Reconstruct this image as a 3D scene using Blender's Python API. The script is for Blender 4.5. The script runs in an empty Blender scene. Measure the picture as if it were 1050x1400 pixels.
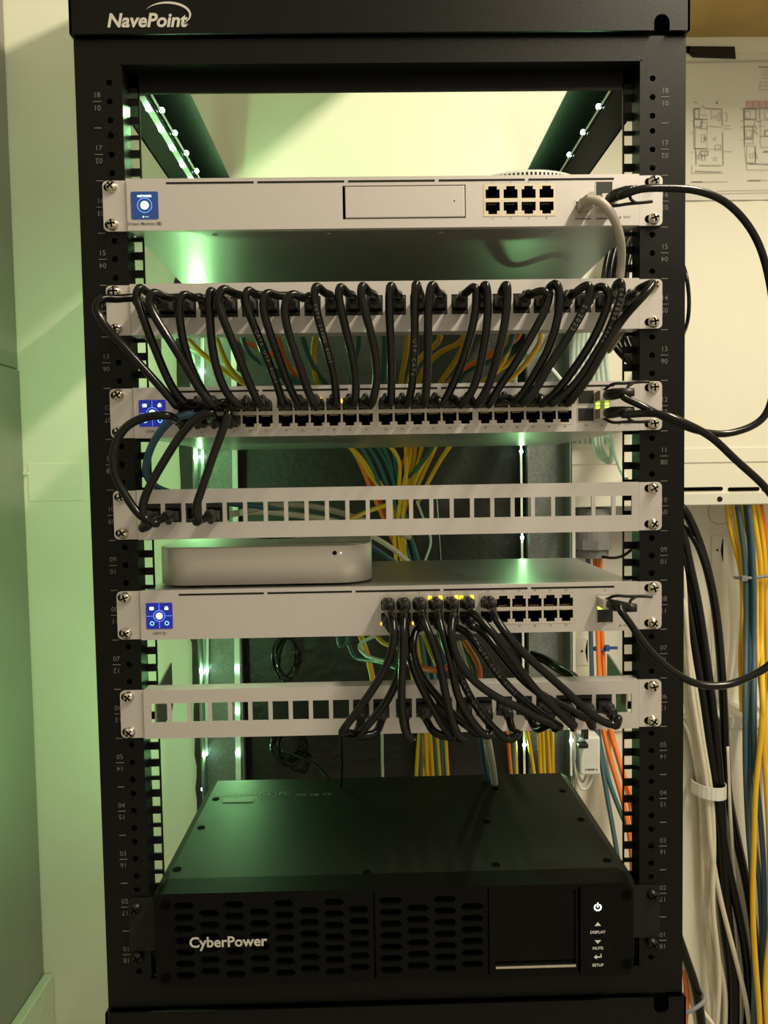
import bpy, bmesh, math, random
from mathutils import Vector, Matrix, noise
random.seed(7)
SC = bpy.context.scene
COL = SC.collection
PI = math.pi

# ------------------------------------------------------------------ camera
F, CX, CY = 970.0, 525.0, 700.0            # focal length in pixels of the 1050 x 1400 frame
CAM = Vector((-0.01455671, -0.62894222, 0.45123288))
RIGHT = Vector((0.99973228, -0.01634394, -0.01637792))
FWD = Vector((0.01554234, 0.99872975, -0.04793036))
UP = Vector((0.01714049, 0.04766298, 0.9987164))
cd = bpy.data.cameras.new('camera')
cam = bpy.data.objects.new('camera', cd)
COL.objects.link(cam)
M = Matrix((RIGHT, UP, -FWD)).transposed().to_4x4()
M.translation = CAM
cam.matrix_world = M
cd.sensor_fit = 'VERTICAL'
cd.sensor_height = 36.0
cd.lens = F / 1400 * 36
cd.clip_start = 0.02
SC.camera = cam

# ------------------------------------------------------------------ world, lights, exposure
SC.view_settings.view_transform = 'Standard'
SC.view_settings.look = 'None'
SC.view_settings.gamma = 1
SC.view_settings.use_curve_mapping = False
SC.view_settings.exposure = 0.18
w = bpy.data.worlds.new('world')
SC.world = w
w.use_nodes = True
w.node_tree.nodes['Background'].inputs[0].default_value = (1.0, 0.87, 0.62, 1)
w.node_tree.nodes['Background'].inputs[1].default_value = 0.55

# ceiling tube lamp up to the right, running front to back
l = bpy.data.lights.new('ceiling_lamp', 'AREA')
l.shape = 'RECTANGLE'
l.size, l.size_y, l.energy, l.color = 0.06, 1.1, 31, (1.0, 0.88, 0.655)
lamp = bpy.data.objects.new('ceiling_lamp', l)
COL.objects.link(lamp)
zl_ = Vector((0.70, 0.0, 1.0)).normalized()
yl_ = Vector((0, 1, 0))
lm = Matrix((yl_.cross(zl_), yl_, zl_)).transposed().to_4x4()
lm.translation = (0.78, -0.62, 1.66)
lamp.matrix_world = lm
LED_COL = (0.40, 1.0, 0.36)
LED_W = 0.10

def at(px, py, Y):
    d = RIGHT * ((px - CX) / F) + FWD - UP * ((py - CY) / F)
    t = (Y - CAM.y) / d.y
    return CAM + d * t

# ------------------------------------------------------------------ materials
MATS = {}
def mat(name, col, rough=0.5, metal=0.0, var=0.06, scale=60, bump=0.0, bscale=400, emit=None, estr=0, spec=0.5, coat=0):
    m = bpy.data.materials.new(name)
    m.use_nodes = True
    nt = m.node_tree
    b = nt.nodes['Principled BSDF']
    b.inputs['Roughness'].default_value = rough
    b.inputs['Metallic'].default_value = metal
    b.inputs['Specular IOR Level'].default_value = spec
    b.inputs['Coat Weight'].default_value = coat
    tc = nt.nodes.new('ShaderNodeTexCoord')
    n = nt.nodes.new('ShaderNodeTexNoise')
    n.inputs['Scale'].default_value = scale
    n.inputs['Detail'].default_value = 4
    nt.links.new(tc.outputs['Object'], n.inputs['Vector'])
    r = nt.nodes.new('ShaderNodeValToRGB')
    r.color_ramp.elements[0].position = 0.3
    r.color_ramp.elements[1].position = 0.7
    r.color_ramp.elements[0].color = tuple(c * (1 - var) for c in col) + (1,)
    r.color_ramp.elements[1].color = tuple(min(1, c * (1 + var)) for c in col) + (1,)
    nt.links.new(n.outputs['Fac'], r.inputs['Fac'])
    nt.links.new(r.outputs['Color'], b.inputs['Base Color'])
    if bump:
        n2 = nt.nodes.new('ShaderNodeTexNoise')
        n2.inputs['Scale'].default_value = bscale
        n2.inputs['Detail'].default_value = 3
        nt.links.new(tc.outputs['Object'], n2.inputs['Vector'])
        bp = nt.nodes.new('ShaderNodeBump')
        bp.inputs['Strength'].default_value = bump
        bp.inputs['Distance'].default_value = 0.002
        nt.links.new(n2.outputs['Fac'], bp.inputs['Height'])
        nt.links.new(bp.outputs['Normal'], b.inputs['Normal'])
    if emit:
        b.inputs['Emission Color'].default_value = emit + (1,)
        b.inputs['Emission Strength'].default_value = estr
    MATS[name] = m
    return m
mat('wall_paint', (0.80, 0.78, 0.66), 0.75, var=0.02, scale=9, bump=0.12, bscale=500)
mat('grey_metal', (0.30, 0.29, 0.26), 0.42, 0.5, var=0.06, scale=12)
mat('trim_paint', (0.62, 0.62, 0.52), 0.4)
mat('floor_concrete', (0.32, 0.30, 0.27), 0.8, var=0.15, scale=8)
mat('rack_black', (0.004, 0.004, 0.0036), 0.42, var=0.12, scale=200, bump=0.10, bscale=1500, spec=0.18)
mat('print_grey', (0.17, 0.165, 0.15), 0.6)
mat('cable_print', (0.11, 0.11, 0.10), 0.5)
mat('post_metal', (0.19, 0.215, 0.20), 0.4, 0.2, var=0.2, scale=300)
mat('logo_silver', (0.55, 0.53, 0.48), 0.4)
mat('silver', (0.57, 0.535, 0.52), 0.42, 0.35, var=0.04, scale=900, bump=0.06, bscale=2500)
mat('silver_body', (0.42, 0.42, 0.41), 0.35, 0.8, var=0.05, scale=300)
mat('port_frame', (0.66, 0.58, 0.46), 0.4, 0.5)
mat('port_silver', (0.60, 0.55, 0.48), 0.4, 0.5)
mat('black_plastic', (0.006, 0.006, 0.006), 0.45)
mat('cable_black', (0.004, 0.004, 0.0036), 0.2, var=0.1, scale=80, spec=0.3)
mat('deep_black', (0.002, 0.002, 0.002), 0.9, spec=0.05)
mat('dark_slot', (0.012, 0.012, 0.012), 0.7, spec=0.2)
mat('gold', (0.75, 0.52, 0.20), 0.3, 0.9)
mat('chrome', (0.72, 0.66, 0.55), 0.22, 0.95, var=0.05)
mat('black_screw', (0.015, 0.015, 0.015), 0.35, 0.4)
mat('screen_blue', (0.005, 0.01, 0.12), 0.2, emit=(0.006, 0.012, 0.20), estr=1.0)
mat('screen_navy', (0.01, 0.03, 0.09), 0.2, emit=(0.012, 0.04, 0.14), estr=0.8)
mat('screen_line', (0.2, 0.4, 0.9), 0.4, emit=(0.05, 0.16, 0.85), estr=1.2)
mat('screen_white', (0.8, 0.9, 0.9), 0.4, emit=(0.65, 1.0, 0.95), estr=1.2)
mat('screen_cyan', (0.3, 0.7, 0.9), 0.4, emit=(0.2, 0.65, 0.9), estr=1.0)
mat('white_led', (0.9, 0.95, 1.0), 0.4, emit=(0.85, 0.92, 1.0), estr=2.0)
mat('amber_led', (1.0, 0.75, 0.05), 0.4, emit=(1.0, 0.62, 0.02), estr=2.2)
mat('lime_led', (0.7, 1.0, 0.1), 0.4, emit=(0.6, 1.0, 0.08), estr=1.6)
mat('green_led', (0.6, 1.0, 0.8), 0.4, emit=(0.55, 1.0, 0.78), estr=30)
mat('led_tape', (0.80, 0.88, 0.80), 0.5)
mat('ink', (0.03, 0.03, 0.03), 0.6)
mat('ink_soft', (0.16, 0.15, 0.14), 0.7)
mat('white_print', (0.72, 0.72, 0.68), 0.5)
mat('paper', (0.72, 0.70, 0.62), 0.85, var=0.02, scale=14)
mat('paper_ink', (0.27, 0.25, 0.22), 0.85)
mat('paper_pink', (0.62, 0.42, 0.40), 0.85)
mat('tan_board', (0.42, 0.27, 0.09), 0.7, var=0.08, scale=30)
mat('enclosure_white', (0.70, 0.70, 0.62), 0.45, var=0.02)
mat('board_black', (0.012, 0.015, 0.012), 0.42, var=0.35, scale=14, bump=0.9, bscale=60)
mat('mini_alu', (0.62, 0.58, 0.54), 0.5, 0.45, var=0.02, scale=500)
mat('ups_plastic', (0.003, 0.003, 0.0028), 0.5, var=0.12, scale=300, spec=0.1)
mat('ups_metal', (0.010, 0.011, 0.009), 0.48, var=0.08, scale=400, bump=0.12, bscale=1800, spec=0.2)
mat('ups_glass', (0.002, 0.002, 0.002), 0.08, spec=0.15)
mat('yellow', (0.80, 0.50, 0.02), 0.45)
mat('orange', (0.85, 0.20, 0.02), 0.45)
mat('teal', (0.035, 0.13, 0.14), 0.45)
mat('slate_blue', (0.055, 0.115, 0.15), 0.5)
mat('blue', (0.03, 0.09, 0.16), 0.45)
mat('blue_tie', (0.02, 0.07, 0.30), 0.45)
mat('cream', (0.70, 0.66, 0.53), 0.5)
mat('white_plastic', (0.74, 0.75, 0.70), 0.45)
mat('mint_white', (0.55, 0.68, 0.60), 0.45)
mat('grey_cable', (0.42, 0.38, 0.32), 0.5)
mat('grey_pvc', (0.20, 0.20, 0.195), 0.5)
mat('grey_tie', (0.22, 0.22, 0.23), 0.5)

# ------------------------------------------------------------------ mesh helpers
class MB:
    def __init__(s):
        s.v = []; s.f = []; s.m = []; s.sm = []
    def quad(s, a, b, c, d, m=0):
        n = len(s.v); s.v += [a, b, c, d]; s.f.append((n, n + 1, n + 2, n + 3)); s.m.append(m); s.sm.append(False)
    def box(s, x0, x1, y0, y1, z0, z1, m=0, bev=0.0):
        if bev:
            bm = bmesh.new()
            bmesh.ops.create_cube(bm, size=1)
            for v in bm.verts:
                v.co = Vector(((x0 + x1) / 2 + v.co.x * (x1 - x0), (y0 + y1) / 2 + v.co.y * (y1 - y0), (z0 + z1) / 2 + v.co.z * (z1 - z0)))
            bmesh.ops.bevel(bm, geom=bm.edges[:], offset=bev, segments=2, affect='EDGES', profile=0.5)
            s.addbm(bm, m); return s
        n = len(s.v)
        s.v += [(x0, y0, z0), (x1, y0, z0), (x1, y1, z0), (x0, y1, z0), (x0, y0, z1), (x1, y0, z1), (x1, y1, z1), (x0, y1, z1)]
        for q in ((0, 3, 2, 1), (4, 5, 6, 7), (0, 1, 5, 4), (1, 2, 6, 5), (2, 3, 7, 6), (3, 0, 4, 7)):
            s.f.append(tuple(n + i for i in q)); s.m.append(m); s.sm.append(False)
        return s
    def addbm(s, bm, m=0, smooth=False):
        n = len(s.v)
        bm.verts.index_update()
        s.v += [tuple(v.co) for v in bm.verts]
        for f in bm.faces:
            s.f.append(tuple(n + v.index for v in f.verts)); s.m.append(m); s.sm.append(smooth)
        bm.free()
        return s
    def prism(s, pts, y0, y1, m=0, axis='y', side=None):
        """polygon pts in (x,z) extruded along y (or (x,y) along z, or (y,z) along x)"""
        n = len(s.v); k = len(pts)
        side = m if side is None else side
        def P(a, b, t):
            return (a, t, b) if axis == 'y' else (a, b, t) if axis == 'z' else (t, a, b)
        s.v += [P(a, b, y0) for a, b in pts] + [P(a, b, y1) for a, b in pts]
        s.f.append(tuple(range(n, n + k))); s.m.append(m); s.sm.append(False)
        s.f.append(tuple(range(n + 2 * k - 1, n + k - 1, -1))); s.m.append(m); s.sm.append(False)
        for i in range(k):
            j = (i + 1) % k
            s.f.append((n + i, n + k + i, n + k + j, n + j)); s.m.append(side); s.sm.append(False)
        return s
    def tube(s, pts, r, seg=10, m=0, caps=True, radii=None):
        P = [Vector(p) for p in pts]
        n0 = len(s.v); N = len(P)
        T = [(P[min(i + 1, N - 1)] - P[max(i - 1, 0)]).normalized() for i in range(N)]
        a = Vector((0, 0, 1)) if abs(T[0].z) < 0.9 else Vector((1, 0, 0))
        u = T[0].cross(a).normalized()
        for i in range(N):
            if i:
                u = (u - T[i] * u.dot(T[i])).normalized()
            v = T[i].cross(u)
            rr = radii[i] if radii else r
            for k in range(seg):
                t = 2 * PI * k / seg
                s.v.append(tuple(P[i] + (u * math.cos(t) + v * math.sin(t)) * rr))
        for i in range(N - 1):
            for k in range(seg):
                k2 = (k + 1) % seg
                s.f.append((n0 + i * seg + k, n0 + i * seg + k2, n0 + (i + 1) * seg + k2, n0 + (i + 1) * seg + k)); s.m.append(m); s.sm.append(True)
        if caps:
            s.f.append(tuple(n0 + k for k in range(seg - 1, -1, -1))); s.m.append(m); s.sm.append(False)
            s.f.append(tuple(n0 + (N - 1) * seg + k for k in range(seg))); s.m.append(m); s.sm.append(False)
        return s
    def grid(s, xs, zs, hole, y0, y1, mf=0, mw=0, rnd=None, mb=None):
        """plate of cells facing -y; hole(i,j) leaves a cell open; rnd(i,j) -> radius of a round hole in the cell"""
        nx, nz = len(xs) - 1, len(zs) - 1
        mb = mf if mb is None else mb
        op = lambda i, j: i < 0 or j < 0 or i >= nx or j >= nz or hole(i, j)
        for i in range(nx):
            for j in range(nz):
                if hole(i, j):
                    continue
                a, b, c, d = xs[i], xs[i + 1], zs[j], zs[j + 1]
                r = rnd(i, j) if rnd else 0
                if r:
                    cx, cz = (a + b) / 2, (c + d) / 2
                    n = 12
                    inn = [(cx + r * math.cos(2 * PI * k / n + PI / 4), cz + r * math.sin(2 * PI * k / n + PI / 4)) for k in range(n)]
                    out = []
                    for k in range(n):
                        t = 2 * PI * k / n + PI / 4
                        cc, ss = math.cos(t), math.sin(t)
                        q = max(abs(cc), abs(ss))
                        out.append((cx + cc / q * (b - a) / 2, cz + ss / q * (d - c) / 2))
                    for k in range(n):
                        l = (k + 1) % n
                        s.quad((out[k][0], y0, out[k][1]), (inn[k][0], y0, inn[k][1]), (inn[l][0], y0, inn[l][1]), (out[l][0], y0, out[l][1]), mf)
                        s.quad((inn[k][0], y0, inn[k][1]), (inn[k][0], y1, inn[k][1]), (inn[l][0], y1, inn[l][1]), (inn[l][0], y0, inn[l][1]), mw)
                        s.quad((out[l][0], y1, out[l][1]), (inn[l][0], y1, inn[l][1]), (inn[k][0], y1, inn[k][1]), (out[k][0], y1, out[k][1]), mb)
                else:
                    s.quad((a, y0, c), (b, y0, c), (b, y0, d), (a, y0, d), mf)
                    s.quad((b, y1, c), (a, y1, c), (a, y1, d), (b, y1, d), mb)
                if op(i - 1, j): s.quad((a, y1, c), (a, y0, c), (a, y0, d), (a, y1, d), mw)
                if op(i + 1, j): s.quad((b, y0, c), (b, y1, c), (b, y1, d), (b, y0, d), mw)
                if op(i, j - 1): s.quad((a, y1, c), (b, y1, c), (b, y0, c), (a, y0, c), mw)
                if op(i, j + 1): s.quad((a, y0, d), (b, y0, d), (b, y1, d), (a, y1, d), mw)
        return s
    def mesh(s, name, mats, off=(0, 0, 0)):
        me = bpy.data.meshes.new(name)
        o = Vector(off)
        me.from_pydata([tuple(Vector(v) - o) for v in s.v], [], s.f)
        for k in (mats if isinstance(mats, (list, tuple)) else [mats]):
            me.materials.append(MATS[k])
        me.polygons.foreach_set('material_index', s.m)
        me.polygons.foreach_set('use_smooth', s.sm)
        me.update()
        return me
    def base(s):
        xs = [v[0] for v in s.v]; ys = [v[1] for v in s.v]; zs = [v[2] for v in s.v]
        return Vector(((min(xs) + max(xs)) / 2, (min(ys) + max(ys)) / 2, min(zs)))

def link(name, me, loc, parent=None, rot=None):
    o = bpy.data.objects.new(name, me)
    COL.objects.link(o)
    o.location = loc
    if rot is not None:
        o.rotation_euler = rot
    if parent is not None:
        o.parent = parent
        o.matrix_parent_inverse = Matrix.Translation(-WORLD[parent.name])
    WORLD[o.name] = Vector(loc)
    return o
WORLD = {}
def build(name, mb, mats, parent=None, label=None, cat=None, group=None, kind=None):
    c = mb.base()
    o = link(name, mb.mesh(name, mats, c), c, parent)
    return tag(o, label, cat, group, kind)
def tag(o, label=None, cat=None, group=None, kind=None):
    if label: o['label'] = label
    if cat: o['category'] = cat
    if group: o['group'] = group
    if kind: o['kind'] = kind
    return o
def root(name, loc, label=None, cat=None, group=None, kind=None):
    return tag(link(name, None, Vector(loc)), label, cat, group, kind)

def spline(pts, n=8):
    P = [Vector(p) for p in pts]
    P = [P[0] * 2 - P[1]] + P + [P[-1] * 2 - P[-2]]
    out = []
    for i in range(1, len(P) - 2):
        p0, p1, p2, p3 = P[i - 1:i + 3]
        # centripetal Catmull-Rom
        d1 = max((p1 - p0).length, 1e-5) ** .5; d2 = max((p2 - p1).length, 1e-5) ** .5; d3 = max((p3 - p2).length, 1e-5) ** .5
        m1 = (p1 - p0) / d1 - (p2 - p0) / (d1 + d2) + (p2 - p1) / d2
        m2 = (p2 - p1) / d2 - (p3 - p1) / (d2 + d3) + (p3 - p2) / d3
        m1 *= d2; m2 *= d2
        for k in range(n):
            t = k / n
            out.append((2 * t ** 3 - 3 * t * t + 1) * p1 + (t ** 3 - 2 * t * t + t) * m1 + (-2 * t ** 3 + 3 * t * t) * p2 + (t ** 3 - t * t) * m2)
    out.append(P[-2])
    return out

def rrect(x0, x1, z0, z1, r, n=5, corners=(1, 1, 1, 1)):
    out = []
    for q, (cx, cz, a) in enumerate(((x1 - r, z1 - r, 0), (x0 + r, z1 - r, 90), (x0 + r, z0 + r, 180), (x1 - r, z0 + r, 270))):
        if corners[q]:
            for k in range(n + 1):
                t = math.radians(a + 90 * k / n)
                out.append((cx + r * math.cos(t), cz + r * math.sin(t)))
        else:
            out.append(((x1, z1), (x0, z1), (x0, z0), (x1, z0))[q])
    return out
def circ(cx, cz, r, n=20):
    return [(cx + r * math.cos(2 * PI * k / n), cz + r * math.sin(2 * PI * k / n)) for k in range(n)]

TXT = {}
def text_verts(string, size, bold=0.0, align='CENTER', shear=0.0):
    key = (string, size, bold, align, shear)
    if key not in TXT:
        cu = bpy.data.curves.new('t', 'FONT')
        cu.body = string; cu.size = size; cu.align_x = align; cu.align_y = 'CENTER'
        cu.offset = bold; cu.shear = shear; cu.resolution_u = 3
        ob = bpy.data.objects.new('t', cu)
        COL.objects.link(ob)
        dg = bpy.context.evaluated_depsgraph_get()
        me = bpy.data.meshes.new_from_object(ob.evaluated_get(dg))
        TXT[key] = ([v.co.copy() for v in me.vertices], [tuple(p.vertices) for p in me.polygons])
        bpy.data.objects.remove(ob); bpy.data.curves.remove(cu); bpy.data.meshes.remove(me)
    return TXT[key]
def add_text(mb, string, size, mtx, m=0, bold=0.0, align='CENTER', shear=0.0):
    vs, fs = text_verts(string, size, bold, align, shear)
    n = len(mb.v)
    mb.v += [tuple(mtx @ v) for v in vs]
    for f in fs:
        mb.f.append(tuple(n + i for i in f)); mb.m.append(m); mb.sm.append(False)
def face(x, y, z, flip=False):
    """text plane facing -y at this point"""
    m = Matrix.Translation((x, y, z)) @ Matrix.Rotation(PI / 2, 4, 'X')
    return m @ Matrix.Rotation(PI, 4, 'Z') if flip else m

U = 0.04445
YW = 0.43            # plane of the back wall

# ------------------------------------------------------------------ the setting
EX0, EX1, EZ0, EZ1 = 0.287, 0.95, 0.075, 0.404       # opening of the enclosure in the wall
mb = MB()
mb.grid([-0.534, EX0, EX1, 1.4], [-0.45, EZ0, EZ1, 2.1], lambda i, j: i == 1 and j == 1, YW, YW + 0.10)
build('wall_back', mb, 'wall_paint', kind='structure')
mb = MB().box(-0.56, -0.534, -1.3, YW + 0.1, -0.45, 2.1)
wl = build('wall_left', mb, 'grey_metal', kind='structure')
zs = at(24, 506, YW).z
build('panel', MB().box(-0.534, -0.5315, -1.3, YW - 0.001, zs + 0.0015, 2.1, bev=0.0008), 'grey_metal', wl)
build('panel', MB().box(-0.534, -0.5295, -1.3, YW - 0.001, -0.40, zs - 0.0015, bev=0.0008), 'grey_metal', wl)
zb = at(62, 1330, YW).z
build('baseboard_left', MB().box(-0.5295, -0.515, -1.3, YW - 0.001, -0.45, zb, bev=0.002), 'trim_paint', kind='structure')
build('floor', MB().box(-0.56, 1.4, -1.5, YW + 0.1, -0.47, -0.45), 'floor_concrete', kind='structure')
# small cover plate and old caulk line on the wall left of the rack
mb = MB()
a = at(38, 634, YW); b = at(116, 684, YW)
mb.box(a.x, b.x, YW - 0.0012, YW, b.z, a.z, bev=0.0005)
mb.box(at(31, 649, YW).x, at(40, 647, YW).x, YW - 0.003, YW, at(31, 649, YW).z, at(31, 646, YW).z)
build('cover_plate', mb, 'wall_paint', label='flat painted cover plate on the wall left of the rack', cat='cover plate')

build('shade_shelf', MB().box(-0.25, 0.17, -0.36, YW - 0.0002, 1.18, 1.20, bev=0.001), 'tan_board', label='unseen shelf added above the rack to shade the wall', cat='shelf')  # out of view, added so its shadow falls diagonally on the back wall

# ------------------------------------------------------------------ the rack
rack = root('network_rack', (0, 0.2, -0.09), 'black open frame network rack fixed to the wall, numbered rails', 'rack')
XO, XI, XF = 0.2635, 0.2255, 0.2145
ZT, ZB = 0.8295, -0.0275
HX = 0.2345
hz = [k * U + d for k in range(18) for d in (0.00635, 0.022225, 0.0381)]
for s in (-1, 1):
    mb = MB()
    xs = sorted([s * XO, s * (HX + 0.004), s * (HX - 0.004), s * XI])
    hcol = 1
    z = [ZB]
    for h in hz:
        z += [h - 0.004, h + 0.004]
    z.append(ZT)
    hr = lambda i, j: 0.0026 if (i == hcol and j % 2 == 1) else 0
    mb.grid(xs, z, lambda i, j: False, 0, 0.002, rnd=hr)
    mb.box(min(s * XI, s * (XI - 0.002)), max(s * XI, s * (XI - 0.002)), 0.0, 0.019, 0.0, 0.8095)
    mb.box(min(s * XO, s * (XO - 0.002)), max(s * XO, s * (XO - 0.002)), 0.002, 0.0135, ZB, ZT)
    mb.box(min(s * XI, s * XO), max(s * XI, s * XO), 0.012, 0.0135, ZB, ZT)
    # rear flange with square holes
    a0, a1 = (s * XI, s * XF) if s < 0 else (s * XF, s * XI)
    q = sorted([s * XF, s * (XF + 0.0013), s * (XF + 0.0101), s * XI])
    z = [0.0]
    for h in hz:
        z += [h - 0.0046, h + 0.0046]
    z.append(0.8095)
    mb.grid(q, z, lambda i, j: i == 1 and j % 2 == 1, 0.017, 0.019)
    build('front_rail', mb, 'rack_black', rack)
    # numbers printed on the rail
    mb = MB()
    xt = s * 0.2452
    for k in range(1, 19):
        zc = (k - 0.5) * U
        add_text(mb, '%02d' % k, 0.0062, face(xt, -0.0003, zc + 0.0052), bold=-0.00005)
        add_text(mb, '%02d' % (19 - k), 0.0062, face(xt, -0.0003, zc - 0.0052, True), bold=-0.00005)
        mb.box(xt - 0.0035, xt + 0.0035, -0.0003, 0, zc - 0.00025, zc + 0.00025)
        if k < 18:
            mb.box(xt - 0.003, xt + 0.003, -0.0003, 0, k * U - 0.0003, k * U + 0.0003)
    build('rail_numbers', mb, 'print_grey', rack)
mb = MB()
mb.box(-XI, XI, 0, 0.002, 0.8095, ZT).box(-XI, XI, 0, 0.019, 0.8085, 0.8095).box(-XI, XI, 0.017, 0.019, 0.7935, 0.8095)
build('top_beam', mb, 'rack_black', rack)
mb = MB()
mb.box(-XI, XI, 0, 0.002, ZB, 0.0).box(-XI, XI, 0, 0.019, -0.001, 0.0).box(-XI, XI, 0.017, 0.019, 0.0, 0.006)
build('bottom_beam', mb, 'rack_black', rack)
# caps with the U-shaped notch
def cap(name, z0, z1, xn, zn, up):
    r = 0.0068
    arc = [(xn + r * math.cos(t), zn + r * math.sin(t) * (1 if up else -1)) for t in [PI * k / 8 for k in range(9)]]
    if up:
        pts = [(-0.265, z0), (xn - r, z0)] + arc[::-1] + [(xn + r, z0), (0.265, z0), (0.265, z1), (-0.265, z1)]
    else:
        pts = [(-0.265, z0), (0.265, z0), (0.265, z1), (xn + r, z1)] + arc + [(xn - r, z1), (-0.265, z1)]
    m_ = MB()
    m_.prism(pts, -0.0045, -0.0025)
    for s in (-1, 1):
        m_.box(min(s * 0.265, s * 0.263), max(s * 0.265, s * 0.263), -0.0045, 0.06, z0, z1)
    m_.box(-0.263, 0.263, 0.012, 0.014, z0, z1)
    zz = z1 if up else z0
    m_.box(-0.265, 0.265, -0.0045, 0.06, zz - 0.001, zz + 0.001)
    return build(name, m_, 'rack_black', rack)
nz = at(905, 30, -0.0045)
c1 = cap('top_cap', 0.8315, 0.905, nz.x, nz.z, True)
nz = at(904, 1376, -0.0045)
cap('bottom_cap', -0.10, -0.0295, nz.x, nz.z, False)
mb = MB()
p = at(200, 29, -0.0045)
add_text(mb, 'NavePoint', 0.0158, face(p.x, -0.0049, p.z), bold=0.00045, shear=0.2)
# the swoosh over the name
o_, i_ = [], []
for k in range(25):
    t = math.radians(150 - 200 * k / 24)
    wd = 0.0016 * math.sin(PI * (k + 0.3) / 25)
    q = at(228, 21, -0.0045)
    o_.append((q.x + (0.0195 + wd) * math.cos(t), q.z + (0.0098 + wd) * math.sin(t)))
    i_.append((q.x + (0.0195 - wd * .3) * math.cos(t), q.z + (0.0098 - wd * .3) * math.sin(t)))
for k in range(24):
    mb.quad((o_[k][0], -0.0049, o_[k][1]), (o_[k + 1][0], -0.0049, o_[k + 1][1]), (i_[k + 1][0], -0.0049, i_[k + 1][1]), (i_[k][0], -0.0049, i_[k][1]))
q = at(255, 34, -0.0045)
add_text(mb, 'TM', 0.0022, face(q.x, -0.0049, q.z))
build('logo', mb, 'logo_silver', c1)
# depth beams and rear posts
YR = 0.39
for s in (-1, 1):
    for z0, z1 in ((0.80, 0.86), (-0.085, -0.03)):
        mb = MB()
        X = lambda a, b: (min(s * a, s * b), max(s * a, s * b))
        lo = z0 > 0
        mb.box(*X(0.244, 0.242), 0.019, YR, z0, z1)
        mb.box(*X(0.244, 0.212), 0.019, YR, z0, z0 + 0.002)
        mb.box(*X(0.244, 0.200), 0.019, YR, z1 - 0.002, z1)
        build('depth_beam', mb, 'rack_black', rack)
    mb = MB()
    mb.box(*X(0.262, 0.2085), YR, YR + 0.002, -0.085, 0.86)
    mb.box(*X(0.264, 0.262), YR - 0.028, YR + 0.002, -0.085, 0.86)
    mb.box(*X(0.2085, 0.2065), YR - 0.012, YR + 0.002, -0.085, 0.86)
    mb.box(*X(0.264, 0.2065), YR + 0.002, YW - 0.0155, 0.78, 0.84)
    mb.box(*X(0.264, 0.2065), YR + 0.002, YW - 0.0155, -0.06, 0.0)
    build('rear_post', mb, 'post_metal', rack)

# ------------------------------------------------------------------ backboard
mb = MB()
x0, x1 = -0.296, 0.2803
pts = [(x1, -0.28), (x1, 0.752), (x0 + 0.004, 0.75)]
for k in range(60):
    z = 0.74 - k * 0.017
    pts.append((x0 + (0.010 if z < 0.22 else 0.0) + random.uniform(-0.0012, 0.0012) * (2.2 if z < 0.15 else 0.6), z))
pts.append((x0 + 0.01, -0.28))
mb.prism(pts, YW - 0.0145, YW - 0.0002)
build('backboard', mb, 'board_black', label='rough black painted wooden board on the wall behind the rack', cat='board')

# ------------------------------------------------------------------ LED strips
def led_strip(name, pts, leds, label, wid=0.008, nrm=(0, -1, 0), light=1.0):
    """tape of straight pieces through pts, LEDs as parts with their own little lamps"""
    m_ = MB()
    N = Vector(nrm)
    for a, b in zip(pts[:-1], pts[1:]):
        a = Vector(a); b = Vector(b)
        sd = (b - a).normalized().cross(N).normalized() * (wid / 2)
        u = N * 0.0012
        n = len(m_.v)
        m_.v += [tuple(q) for q in (a - sd, a + sd, b + sd, b - sd, a - sd + u, a + sd + u, b + sd + u, b - sd + u)]
        for q in ((0, 1, 2, 3), (7, 6, 5, 4), (4, 5, 1, 0), (5, 6, 2, 1), (6, 7, 3, 2), (7, 4, 0, 3)):
            m_.f.append(tuple(n + i for i in q)); m_.m.append(0); m_.sm.append(False)
    st = build(name, m_, 'led_tape', label=label, cat='light strip', group='green light strips in the rack')
    for q, pw in leds:
        q = Vector(q) + N * 0.0022
        link('diode', LEDM, q, st)
        if pw:
            l = bpy.data.lights.new('diode_light', 'AREA')
            l.shape = 'DISK'
            l.size = 0.005
            l.energy = LED_W * pw * light
            l.color = LED_COL
            lo = link('diode_light', l, q + N * 0.0032, st, rot=N.to_track_quat('-Z', 'Y').to_euler())
    return st
bm = bmesh.new()
bmesh.ops.create_icosphere(bm, subdivisions=2, radius=0.0026)
LEDM = MB().addbm(bm, 0, True).mesh('diode', 'green_led')
def col_strip(px0, py0, px1, py1, Y, leds, label, pw=1.0, wid=0.006, nrm=(0, -1, 0)):
    a, b = at(px0, py0, Y), at(px1, py1, Y)
    L = []
    for ly in leds:
        t = (ly - py0) / (py1 - py0)
        L.append((a.lerp(b, t), pw))
    return led_strip('light_strip', [a, b], L, label, wid=wid, nrm=Vector(nrm).normalized())
YS = YR - 0.003
col_strip(277, 430, 279, 1080, YS, [505, 620, 916, 974, 1030, 1078], 'green light strip on the outer edge of the rear post left of the wire tangle', 1.2, nrm=(-0.6, -0.8, 0))
col_strip(284, 860, 282, 1032, YS - 0.004, [916, 1030], 'short doubled green light strip beside the outermost rear strip', 0.8, wid=0.004)
col_strip(319, 430, 326, 1066, YR - 0.013, [910, 968, 1027], 'pale green light strip on the inner edge of the rear post nearest the wire tangle', 1.0, wid=0.0075)
col_strip(712, 600, 717, 1060, YR - 0.013, [617, 733, 1017], 'light strip on the inner edge of the rear post by the yellow cables', 0.4, wid=0.003)
col_strip(780, 990, 781, 1060, YR - 0.031, [1012], 'short light strip on the outer edge of the rear post by the white device', 0.4, wid=0.003)
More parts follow.
